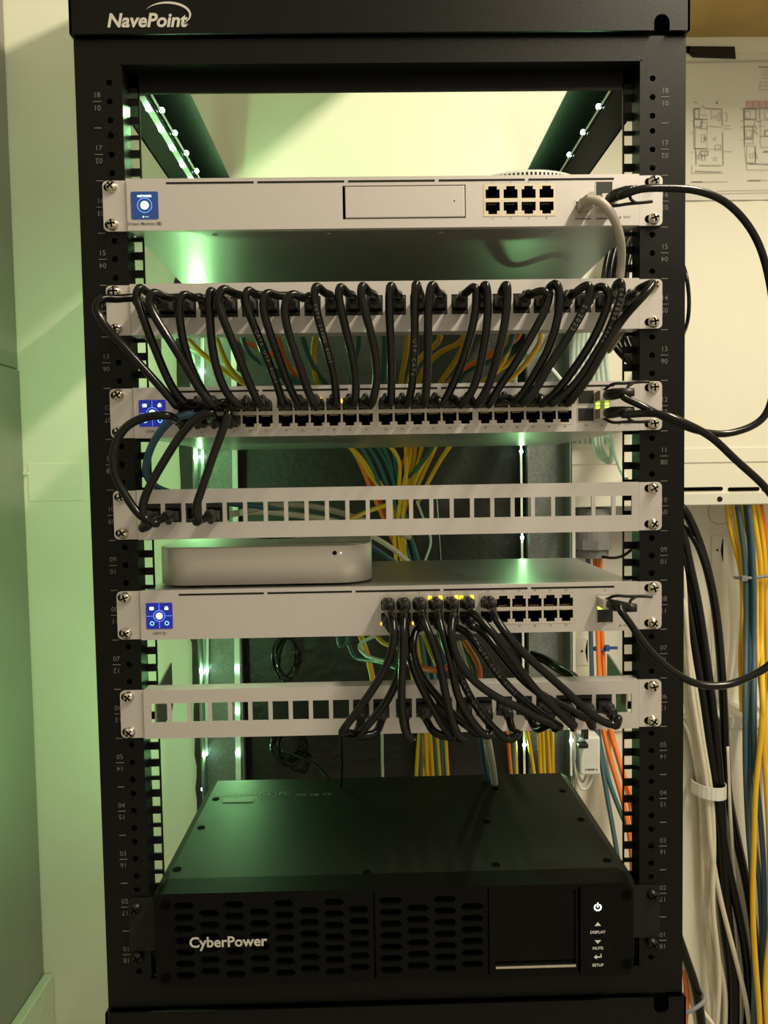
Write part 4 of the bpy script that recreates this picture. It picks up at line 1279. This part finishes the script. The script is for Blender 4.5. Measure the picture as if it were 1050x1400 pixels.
drop('yellow', 'yellow', 700, 708, 'thin one just left of the light strip diode', .0028)
for k, (xa, xb) in enumerate(((712, 735), (733, 741), (738, 746), (744, 754), (752, 757))):
    drop('yellow', 'bright yellow', xa, xb, '%s of the group right of the light strip behind the battery backup' % ORD[k])
rear('grey_cable', 'grey printed', [at(660, 960, .06), at(664, 1000, .10), at(672, 1040, .15), at(678, 1085, .19)], 'dropping from the lowest patch panel', grp=G, r=.0042)
rear('blue', 'dark blue', [at(652, 960, .08), at(657, 1005, .13), at(662, 1040, .17), at(668, 1085, .2)], 'beside the grey printed cable below the lowest patch panel', grp=G, r=.0030)
rear('cable_black', 'thin black', [at(466, 1003, .1), at(468, 1040, .14), at(466, 1085, .19)], 'hanging from the leftmost hook to the battery backup', grp=G, r=.0012)
rear('cable_black', 'black', [at(385, 1027, .30), at(410, 1035, .29), at(432, 1046, .27), at(450, 1066, .24)], 'leaving the wire tangle towards the battery backup', grp=G, r=.0022)
# tangles of thin glossy wire
def tangle(cx, cy, w_, h_, seed, label, turns=5, Y=.36):
    rnd = random.Random(seed)
    pts = []
    for k in range(turns * 4):
        a = k * PI / 2 + rnd.uniform(-.4, .4)
        pts.append(at(cx + w_ * math.cos(a) * rnd.uniform(.5, 1), cy + h_ * math.sin(a) * rnd.uniform(.6, 1), Y - rnd.uniform(0, .03)))
    cable('coiled_wire', pts, 0.0016, 'cable_black', label, cat='wire', n=8, seg=6)
tangle(392, 900, 22, 40, 3, 'tangled thin black wire hanging above the lowest patch panel', 5)
tangle(395, 1020, 28, 34, 5, 'tangled thin black wire hanging below the lowest patch panel', 7)
tangle(410, 1040, 20, 20, 9, 'small knot of thin black wire just above the battery backup', 4)

# ------------------------------------------------------------------ right side: wall things
# enclosure recessed in the wall
enc = root('cable_enclosure', ((EX0 + EX1) / 2, YW, EZ0), 'white metal cable enclosure set into the wall right of the rack', 'enclosure')
YE = YW + 0.075
m_ = MB()
m_.box(EX0, EX1, YE, YE + .002, EZ0, EZ1)
m_.box(EX0, EX0 + .002, YW, YE, EZ0, EZ1).box(EX1 - .002, EX1, YW, YE, EZ0, EZ1)
m_.box(EX0, EX1, YW, YE, EZ0, EZ0 + .002).box(EX0, EX1, YW, YE, EZ1 - .002, EZ1)
build('back_box', m_, 'enclosure_white', enc)
m_ = MB()
m_.box(EX0 - .012, EX1 + .012, YW - .004, YW - .0002, EZ1 - .001, EZ1 + .0165, bev=.0008)
m_.box(EX0 - .012, EX1 + .012, YW - .004, YW - .0002, EZ0 - .014, EZ0 + .001, bev=.0008)
m_.box(EX0 - .012, EX0 + .001, YW - .004, YW - .0002, EZ0, EZ1)
fl = build('flange', m_, 'enclosure_white', enc)
p = at(984, 682.5, YW - .004)
build('hole', MB().prism(circ(p.x, p.z, .0042, 14), YW - .0043, YW - .0038), 'dark_slot', fl)
for a, b in ((930, 988), (995, 1038), (1041, 1075)):
    pa, pb_ = at(a, 669, YW), at(b, 667, YW)
    build('knockout_slot', MB().prism(rrect(pa.x, pb_.x, pa.z - .0028, pa.z + .0028, .0027, 4), YW - .0012, YW - .0002), 'deep_black', enc)
build('ledge', MB().box(EX0 - .012, EX1, YW - .0015, YW - .0002, at(990, 632, YW).z, at(990, 612, YW).z, bev=.0006), 'wall_paint', enc)
for py in (752, 890):
    for px in (981, 796):
        p = at(px, py, YE)
        m_ = MB().box(p.x - .010, p.x + .010, YE - .0012, YE - .0001, p.z - .023, p.z + .023, bev=.0004)
        k_ = build('embossed_tab', m_, 'enclosure_white', enc)
        build('dot', MB().prism(circ(p.x - .001, p.z, .0020, 10), YE - .0016, YE - .0012), 'ink', k_)
        build('slit', MB().prism([(p.x + .0075 + .0022 * abs(math.sin(PI * t / 8 + PI / 2)) * 0 + (.0028 * (1 - abs(1 - t / 4))) * -1, p.z - .018 + .036 * t / 8) for t in range(9)] + [(p.x + .0085, p.z + .018), (p.x + .0085, p.z - .018)], YE - .0016, YE - .0012), 'deep_black', k_)
p = at(985, 700, YE)
m_ = MB()
for k in range(28):
    t0, t1 = 2 * PI * k / 28, 2 * PI * (k + 1) / 28
    r0, r1 = .0195, .0203
    m_.quad(*[(p.x + r * math.cos(t), YE - .0004, p.z + r * math.sin(t)) for r, t in ((r0, t0), (r1, t0), (r1, t1), (r0, t1))])
build('knockout_ring', m_, 'print_grey', enc)

# conduit fitting
p = at(809, 745, YW + .03)
cxr, cyr = p.x, YW + .028
def vcyl(z0, z1, r, n=24, m_=None):
    m_ = m_ or MB()
    return m_.tube([(cxr, cyr, z0), (cxr, cyr, z1)], r, n)
zc_ = at(809, 748, cyr).z
zl = at(809, 762, cyr).z
m_ = vcyl(zc_, EZ1 - .004, .0275)
m_.tube([(cxr, cyr, zc_ - .002), (cxr, cyr, zc_ + .012)], .030, 8)
m_.sm = [False] * len(m_.sm)
cf = build('conduit_fitting', m_, 'grey_pvc', label='grey plastic threaded conduit fitting with orange cables coming out below', cat='conduit')
m_ = MB()
k = 0
pr = []
z = zl
while z < zc_ - .001:
    pr += [(.0235, z), (.0252, z + .0012)]
    z += .0024
m_.tube([(cxr, cyr, z_) for _, z_ in pr], 1, 24, radii=[r for r, _ in pr])
build('thread', m_, 'grey_pvc', cf)

def wallcable(mname, pts, r, label, group, name='network_cable'):
    return cable(name, [at(*p) for p in pts], r, mname, label, group=group, n=7, seg=10)
yc = cyr
G = 'cables below the grey conduit fitting'
wallcable('orange', [(813, 755, yc), (815, 790, yc), (817, 850, yc), (819, 920, yc - .02), (823, 990, yc - .04), (838, 1050, yc - .06), (853, 1100, yc - .08), (862, 1150, yc - .1), (866, 1240, .37), (866, 1340, .38), (866, 1510, .40)], .0035, 'orange cable below the conduit fitting, left one of the pair', G)
wallcable('orange', [(820, 755, yc - .01), (821, 790, yc - .01), (822, 850, yc), (826, 920, yc - .01), (832, 990, yc - .03), (846, 1040, yc - .05), (860, 1090, yc - .08), (868, 1140, yc - .1), (873, 1240, .36), (873, 1340, .37), (873, 1510, .39)], .0035, 'orange cable below the conduit fitting, right one of the pair', G)
wallcable('orange', [(826, 940, yc), (836, 1000, yc - .03), (850, 1050, yc - .06), (862, 1085, yc - .08), (872, 1115, yc - .1), (882, 1200, .37), (884, 1340, .38), (884, 1510, .40)], .0033, 'third orange cable spreading right behind the square rail holes', G)
wallcable('slate_blue', [(803, 755, yc), (806, 800, yc), (808, 880, yc), (811, 960, yc - .02), (818, 1010, yc - .04), (825, 1060, yc - .06), (834, 1110, yc - .08), (845, 1175, yc - .1), (852, 1230, yc - .1), (857, 1340, .36), (858, 1510, .38)], .0034, 'slate blue cable dropping beside the orange pair to the battery backup', G)
wallcable('teal', [(812, 960, yc - .02), (819, 1010, yc - .04), (830, 1060, yc - .06), (848, 1110, yc - .08), (866, 1150, yc - .09), (880, 1185, yc - .1), (890, 1300, .37), (892, 1510, .40)], .0034, 'dark teal cable splitting off right below the lowest patch panel', G)
wallcable('cable_black', [(822, 761, yc - .02), (838, 763, yc - .04), (852, 760, yc - .06), (868, 748, yc - .08), (885, 738, yc - .1)], .0022, 'thin black cable from the conduit fitting to the square rail holes', G)
# blue tie round the orange pair
p = at(821, 887, yc)
m_ = MB()
m_.tube([(p.x + .012 * math.cos(t), yc + .009 * math.sin(t), p.z) for t in [2 * PI * k / 20 for k in range(21)]], .0022, 8, caps=False)
q = at(830, 886, yc - .012)
m_.box(q.x - .003, q.x + .003, q.y - .003, q.y + .003, q.z - .0045, q.z + .0045)
m_.box(q.x, q.x + .016, q.y - .001, q.y + .001, q.z - .0022, q.z + .0022)
build('cable_tie', m_, 'blue_tie', label='blue cable tie around the orange cables below the conduit', cat='cable tie')
# white device hanging behind the lowest panel
a, b = at(793, 1008, .36), at(821, 1060, .36)
dv = root('power_injector', ((a.x + b.x) / 2, .37, b.z), 'white box with a printed label hanging right of the rear post', 'adapter')
build('case', MB().box(a.x, b.x, .36, .385, b.z, a.z, bev=.003), 'white_plastic', dv)
m_ = MB()
for px, colr in ((801, 0), (816, 1)):
    q = at(px, 1052, .3598)
    m_.prism(circ(q.x, q.z, .0012, 10), .3594, .3598)
q0, q1_ = at(803, 1051, .36), at(813, 1053, .36)
m_.box(q0.x, q1_.x, .3595, .36, q1_.z, q0.z)
build('label_print', m_, 'ink_soft', dv)
a2, b2 = at(797, 992, .355), at(804, 1010, .355)
build('plug', MB().box(a2.x, b2.x, .352, .365, b2.z, a2.z, bev=.001), 'black_plastic', dv)
a2, b2 = at(788, 1014, .355), at(802, 1020, .355)
build('hook', MB().box(a2.x, b2.x, .345, .358, b2.z, a2.z, bev=.0015), 'black_plastic', dv)
G = 'white cords around the white box'
wallcable('white_plastic', [(783, 1010, .37), (784, 1035, .37), (788, 1060, .37), (794, 1078, .37), (802, 1078, .37), (810, 1062, .37), (811, 1055, .37)], .0020, 'white cord looping under the white box, outer loop', G, 'white_cord')
wallcable('white_plastic', [(786, 1040, .38), (791, 1060, .38), (797, 1070, .38), (802, 1058, .375)], .0018, 'white cord looping under the white box, inner loop', G, 'white_cord')
wallcable('white_plastic', [(781, 1000, .385), (783, 1030, .385), (786, 1065, .385), (790, 1100, .385), (792, 1140, .385)], .0022, 'white cord hanging straight left of the white box', G, 'white_cord')
# pale cables behind the upper patch panel right side
for k, (xa, xb) in enumerate(((783, 782), (789, 790), (795, 797), (801, 804), (808, 811), (814, 818), (820, 825), (826, 832))):
    wallcable('mint_white', [(xa + 9, 380, YW + .01), (xa + 8, 392, .40), (xa + 3, 440, .39), (xa, 480, .395), (xb, 530, .40), (xb - 2, 590, .40), (xb - 2, 606, YW + .01)], .0042, '%s of the pale green cables hanging by the wall behind the rack, counted rightward' % ORD[k], 'pale green cables by the wall')
for k, r_ in enumerate((0, 5, 9)):
    wallcable('mint_white', [(812 + r_, 585, .30), (814 + r_, 612, .30), (822 + r_, 627, .29), (836, 632 - r_, .28), (838 - r_ * .5, 605, .28), (834 - r_, 590, .29), (838, 612, .27), (848, 640, .25), (856, 655, .23)], .0028, '%s pale cable of the coil below the 48 port switch' % ('outer', 'middle', 'inner')[k], 'pale coiled cables below the 48 port switch')
# black cables running behind the right rail
for k in range(5):
    x = 826 + 7.5 * k
    wallcable('cable_black', [(x + 34, 288, YW + .01), (x + 32, 300, .36), (x + 22, 318, .22), (x + 8, 338, .18), (x, 375, .17), (x, 420, .165), (x + 4, 450, .15), (x + 16, 476 + k * 2, .14), (x + 36, 496 + 2 * k, .14), (x + 58, 500, .18), (x + 70, 480, .28), (x + 72, 465, .38), (x + 70, 455, YW + .01)], .0034,
              '%s of the black cables arching behind the rail under the topmost device' % ORD[k], 'black cables behind the right rail')
wallcable('cable_black', [(906, 315, YW + .01), (912, 322, .36), (928, 350, .22), (938, 375, .17), (942, 405, .17), (941, 435, .17), (932, 462, .22), (916, 482, .36), (908, 486, YW + .01)], .0022, 'thin black cable bulging past the outer edge of the right rail', 'black cables behind the right rail')

# tan board, drawing, tape
a = at(900, 52, .40)
m_ = MB().box(.405, 1.30, .20, YW - .0002, at(990, 51, YW).z, at(990, 51, YW).z + .022, bev=.001)
build('shelf_board', m_, 'tan_board', label='tan wooden shelf board on the wall above the taped drawing', cat='shelf')
pa, pb_ = at(922, 74, YW), at(1200, 272, YW)
dr = root('floor_plan_sheet', ((pa.x + pb_.x) / 2, YW, pb_.z), 'paper sheet with building floor plans taped to the wall right of the rack', 'drawing')
m_ = MB()
nx, nz = 12, 5
def pw_(i, j):
    x = pa.x + (pb_.x - pa.x) * i / nx; z = pb_.z + (pa.z - pb_.z) * j / nz
    return (x, YW - .0012 - .0012 * math.sin(i * 1.3) ** 2 * (0.3 + 0.7 * (1 - j / nz)), z)
for i in range(nx):
    for j in range(nz):
        m_.quad(pw_(i, j), pw_(i + 1, j), pw_(i + 1, j + 1), pw_(i, j + 1))
m_.box(pa.x, pb_.x, YW - .0009, YW - .0004, pb_.z, pa.z)
build('sheet', m_, 'paper', dr)
yp = YW - .0028
m_ = MB()
def ln(x0, y0, x1, y1, w_=.0005):
    a, b = at(x0, y0, yp), at(x1, y1, yp)
    d_ = (b - a); d_.y = 0
    L_ = d_.length
    if L_ < 1e-6: return
    n_ = Vector((-d_.z, 0, d_.x)) / L_ * (w_ / 2)
    m_.quad(tuple(a - n_), tuple(b - n_), tuple(b + n_), tuple(a + n_))
def rc(x0, y0, x1, y1, w_=.0005):
    ln(x0, y0, x1, y0, w_); ln(x1, y0, x1, y1, w_); ln(x1, y1, x0, y1, w_); ln(x0, y1, x0, y0, w_)
H = .0009
# left plan
ln(949, 148, 958, 148, H); ln(958, 148, 961, 144); ln(961, 144, 965, 149); ln(965, 148, 987, 149, H); ln(987, 149, 988, 172, H); ln(988, 180, 989, 226, H)
ln(949, 148, 949, 203, H); ln(949, 203, 967, 203, H); ln(951, 203, 952, 226, H); ln(956, 226, 987, 226, H); ln(946, 226, 946, 237); ln(946, 237, 989, 236); ln(950, 234, 986, 235, H)
rc(950, 149, 956, 162, H); rc(949, 163, 960, 173, H); rc(958, 167, 967, 176); ln(957, 157, 967, 157); ln(957, 163, 968, 163, H); ln(973, 150, 973, 164)
rc(951, 175, 967, 203); rc(959, 184, 964, 194); rc(963, 187, 965, 191, H); ln(967, 172, 987, 174); ln(968, 204, 985, 203); rc(978, 198, 986, 205); rc(982, 154, 985, 165)
for k in range(4): ln(952 + 4 * k, 206, 952 + 4 * k, 218)
rc(958, 206, 968, 212, H); rc(959, 213, 964, 219); rc(976, 188, 979, 191); rc(976, 215, 980, 219); rc(976, 158, 979, 162); rc(952, 212, 955, 217); ln(990, 154, 994, 154); ln(994, 154, 994, 165); ln(990, 165, 994, 165)
ln(990, 172, 998, 172); ln(990, 176, 1000, 176); ln(990, 207, 1001, 207); ln(950, 139, 953, 141, H); ln(979, 139, 982, 142, H); ln(981, 137, 981, 142)
for yy in (151, 165, 181, 208): ln(945, yy, 948, yy)
ln(944, 249, 996, 248); ln(946, 248.5, 961, 248.5, .0012)
# right plan
ln(1017, 148, 1055, 148, H); ln(1017, 148, 1018, 200, H); ln(1018, 200, 1020, 223); rc(1018, 149, 1034, 163, H); rc(1019, 152, 1026, 161); rc(1018, 163, 1032, 172); rc(1018, 173, 1030, 189, H); rc(1020, 178, 1028, 187); rc(1018, 190, 1030, 196)
rc(1021, 199, 1033, 222); rc(1025, 210, 1030, 215); ln(1034, 165, 1040, 166, H); ln(1039, 149, 1039, 163, H); rc(1040, 164, 1062, 186); rc(1040, 186, 1062, 201); rc(1046, 178, 1058, 186, H); rc(1046, 151, 1060, 162)
ln(1031, 170, 1035, 176, H); ln(1031, 177, 1036, 184, H); ln(1032, 207, 1036, 217, H); ln(1044, 207, 1056, 207, .0014); ln(1021, 223, 1062, 225, H); rc(1021, 224, 1064, 232); ln(1033, 200, 1033, 222, H); ln(1037, 172, 1046, 172)
for yy in (148, 165, 174, 191): ln(1012, yy, 1016, yy)
ln(1021, 247, 1062, 246); ln(1023, 246.6, 1040, 246.2, .0012)
rc(1070, 148, 1120, 232, H); rc(1074, 152, 1092, 180); rc(1095, 160, 1116, 205)
# title block and borders
ln(1037, 91.5, 1062, 91.5, .0013)
for yy in (96, 100, 103, 107): ln(1044, yy, 1062, yy); ln(1042, yy, 1043, yy, H)
rc(1039, 112, 1062, 123); ln(1039, 117, 1062, 117)
ln(938, 86, 1062, 84); ln(938, 84, 1062, 82); ln(980, 261, 1150, 258); ln(975, 265, 1150, 261)
build('plan_print', m_, 'paper_ink', dr)
m_ = MB()
for k in range(5):
    a, b = at(1021 + 9 * k, 137.5, yp), at(1029 + 9 * k, 147, yp)
    m_.quad((a.x, yp, b.z), (b.x, yp, b.z), (b.x, yp, a.z), (a.x, yp, a.z))
build('pink_print', m_, 'paper_pink', dr)
pts = [at(938, 65, YW), at(1003, 65.5, YW), at(1004.5, 82, YW), at(946, 80, YW), at(939, 74, YW)]
m_ = MB().prism([(q.x, q.z) for q in pts][::-1], YW - .0034, YW - .0026)
m_.box(pts[0].x - .01, pts[0].x + .004, YW - .0034, YW - .0026, pts[4].z, pts[0].z)
build('tape_strip', m_, 'black_plastic', label='strip of black tape holding the top of the floor plan sheet', cat='tape')

# cable bundles inside and below the enclosure
Yb = YW - .012
G = 'thick black cables in front of the enclosure'
BK = [
 [(930, 690), (945, 715), (962, 760), (977, 825), (985, 900), (990, 980), (994, 1075), (1003, 1130), (1019, 1200), (1033, 1290), (1034, 1400), (1034, 1440)],
 [(928, 715), (942, 770), (955, 830), (968, 920), (978, 1000), (985, 1075), (989, 1160), (996, 1260), (1005, 1340), (1004, 1440)],
 [(928, 745), (940, 800), (953, 880), (965, 960), (974, 1030), (981, 1080), (983, 1180), (990, 1270), (1000, 1340), (998, 1440)],
 [(928, 790), (945, 860), (957, 930), (968, 1000), (979, 1078), (994, 1180), (1012, 1260), (1024, 1340), (1020, 1440)],
 [(985, 880), (989, 960), (993, 1050), (997, 1085), (1010, 1150), (1025, 1220), (1035, 1300), (1028, 1400), (1026, 1440)],
]
for k, c in enumerate(BK):
    wallcable('cable_black', ([(c[0][0] - 38, c[0][1] + 14, YE - .004)] if k < 4 else [(900, 705, YE - .004), (945, 728, Yb), (970, 795, Yb)]) + [(x, y, Yb - .012 * (k % 2)) for x, y in c] + [(c[-1][0], 1540, Yb - .01)], .0064 if k < 4 else .0045, '%s of the thick black cables strapped together right of the rack' % ORD[k], G, 'power_cable')
G = 'cream cables strapped right of the rack'
CW = [
 [(930, 760), (938, 850), (945, 940), (956, 1010), (967, 1078), (971, 1150), (984, 1225), (1003, 1300), (1018, 1360), (1028, 1430)],
 [(929, 830), (936, 900), (944, 970), (958, 1040), (965, 1080), (967, 1160), (968, 1240), (980, 1300), (992, 1360), (990, 1430)],
 [(928, 890), (936, 950), (948, 1020), (961, 1078), (964, 1150), (966, 1230), (970, 1310), (974, 1370), (984, 1430)],
 [(931, 800), (940, 880), (952, 950), (962, 1020), (972, 1080), (976, 1160), (974, 1240), (984, 1330), (978, 1430)],
 [(933, 745), (950, 800), (962, 880), (970, 950), (974, 990)],
 [(936, 985), (950, 1040), (957, 1085), (960, 1140), (962, 1220), (968, 1260), (970, 1330), (976, 1400)],
 [(994, 1020), (997, 1090), (1001, 1160), (1005, 1230), (1012, 1290), (1012, 1430)],
]
for k, c in enumerate(CW):
    wallcable('cream', ([(c[0][0] - 36, c[0][1] - 14, YE - .004)] if k != 6 else []) + [(x, y, Yb - .004 - (.016 if k in (0, 3) else 0)) for x, y in c] + ([(c[-1][0], 1540, Yb - .01)] if c[-1][1] > 1390 else [(c[-1][0], 1080, Yb)]), .0036 if k < 5 else .003, '%s of the cream cables strapped together right of the rack' % ORD[k], G)
# white strap
p0, p1 = at(959, 1080, Yb - .03), at(998, 1092, Yb - .03)
cxs, czs = (p0.x + p1.x) / 2, (p0.z + p1.z) / 2
m_ = MB()
for k in range(24):
    t0, t1 = 2 * PI * k / 24, 2 * PI * (k + 1) / 24
    P_ = lambda t, z: (cxs + .0235 * math.cos(t), Yb - .008 + .022 * math.sin(t), z - .10 * .0235 * math.cos(t) + .0)
    m_.quad(P_(t0, czs - .0095), P_(t1, czs - .0095), P_(t1, czs + .0095), P_(t0, czs + .0095))
sol = build('cable_strap', m_, 'white_plastic', label='white strap around the black and cream cables right of the rack', cat='strap')
md = sol.modifiers.new('thick', 'SOLIDIFY'); md.thickness = .0014; md.offset = 1
G = 'yellow and blue cables in the enclosure'
YB = [
 ('yellow', [(992, 660), (996, 710), (1004, 745), (1012, 775), (1015, 800), (1015, 850), (1012, 900), (1015, 980), (1012, 1060), (1011, 1140), (1020, 1230), (1026, 1330), (1022, 1440)]),
 ('yellow', [(1000, 660), (1006, 710), (1013, 750), (1017, 790), (1016, 850), (1019, 910), (1021, 980), (1023, 1080), (1034, 1180), (1038, 1290), (1036, 1440)]),
 ('slate_blue', [(1004, 660), (1012, 715), (1018, 760), (1020, 800), (1020, 870), (1019, 960), (1019, 1040), (1022, 1120), (1028, 1200), (1031, 1300), (1030, 1440)]),
 ('yellow', [(1008, 660), (1018, 710), (1029, 755), (1034, 790), (1034, 850), (1037, 910), (1043, 960), (1039, 1020), (1033, 1080), (1031, 1150), (1029, 1240), (1033, 1320), (1038, 1380), (1040, 1440)]),
 ('slate_blue', [(1016, 660), (1024, 730), (1027, 790), (1027, 870), (1027, 960), (1026, 1040), (1027, 1120), (1038, 1200), (1042, 1290), (1040, 1430)]),
 ('yellow', [(1024, 660), (1032, 715), (1039, 760), (1041, 800), (1041, 880), (1043, 950), (1044, 1010), (1048, 1080), (1052, 1150), (1054, 1260), (1046, 1340), (1050, 1430)]),
 ('yellow', [(1028, 660), (1040, 715), (1046, 770), (1047, 830), (1050, 930), (1049, 1000), (1050, 1100), (1054, 1250), (1056, 1440)]),
 ('slate_blue', [(1020, 660), (1028, 735), (1031, 800), (1031, 880), (1031, 960), (1032, 1040), (1040, 1120), (1045, 1200), (1046, 1300), (1046, 1430)]),
 ('orange', [(1040, 690), (1050, 750), (1052, 800), (1055, 900), (1058, 1000), (1056, 1200), (1052, 1430)]),
]
cnt = {}
for k, (m__, c) in enumerate(YB):
    cnt[m__] = cnt.get(m__, 0) + 1
    nmx = {'yellow': 'yellow', 'slate_blue': 'slate blue', 'orange': 'orange'}[m__]
    inside = k in (0, 1)
    path = [(x, y, YW + .026 - (.008 if k % 2 else 0) - (.014 if m__ == 'slate_blue' else 0) - (.026 if k in (3, 5) and y > 900 else 0) - (.05 if y > 940 and not inside else 0)) for x, y in c if not inside or y < 985]
    path += [(path[-1][0], 985, YW + .03)] if inside else [(c[-1][0], 1540, YW - .02)]
    wallcable(m__, path, .0038, '%s %s cable from the left in the bundle coming down inside the enclosure' % (ORD[cnt[m__] - 1], nmx), G)
a = at(1010, 790, YW + .012)
m_ = MB()
m_.tube(spline([(a.x, a.y + .012, a.z - .001), (a.x + .001, a.y, a.z), (a.x + .010, a.y - .006, a.z), (a.x + .03, a.y - .007, a.z + .002), (a.x + .05, a.y - .006, a.z + .004), (a.x + .056, a.y + .01, a.z + .004)], 5), .0026, 8)
m_.box(a.x, a.x + .009, a.y - .010, a.y - .002, a.z - .004, a.z + .004, bev=.0008)
build('cable_tie', m_, 'grey_tie', label='grey cable tie around the yellow and blue cable bundle', cat='cable tie')
# low bundle at the bottom right corner of the rack
G = 'cables behind the bottom corner of the rack'
wallcable('cable_black', [(926, 1275, .2), (938, 1310, .2), (950, 1345, .2), (956, 1375, .2), (960, 1410, .2), (962, 1450, .2), (962, 1700, .22)], .0052, 'thick black cable tied at the bottom corner of the rack', G, 'power_cable')
wallcable('orange', [(928, 1290, .21), (936, 1325, .21), (939, 1360, .21), (936, 1400, .21), (930, 1440, .21), (928, 1700, .22)], .0036, 'orange cable tied at the bottom corner of the rack', G)
wallcable('cream', [(930, 1310, .21), (942, 1340, .21), (948, 1375, .21), (953, 1400, .21), (958, 1440, .21), (960, 1700, .23)], .0036, 'printed white cable tied at the bottom corner of the rack', G)
wallcable('cream', [(950, 1360, .23), (962, 1385, .23), (974, 1400, .23), (985, 1430, .23), (992, 1690, .24)], .0030, 'white cable slanting out right of the tied corner bundle', G)
a = at(948, 1373, .19)
m_ = MB().tube(spline([(a.x - .02, a.y + .01, a.z - .009), (a.x - .014, a.y - .004, a.z - .007), (a.x, a.y - .006, a.z), (a.x + .014, a.y, a.z + .006), (a.x + .016, a.y + .014, a.z + .008)], 5), .0024, 8)
build('cable_tie', m_, 'grey_tie', label='dark grey tie around the bundle at the bottom corner of the rack', cat='cable tie')
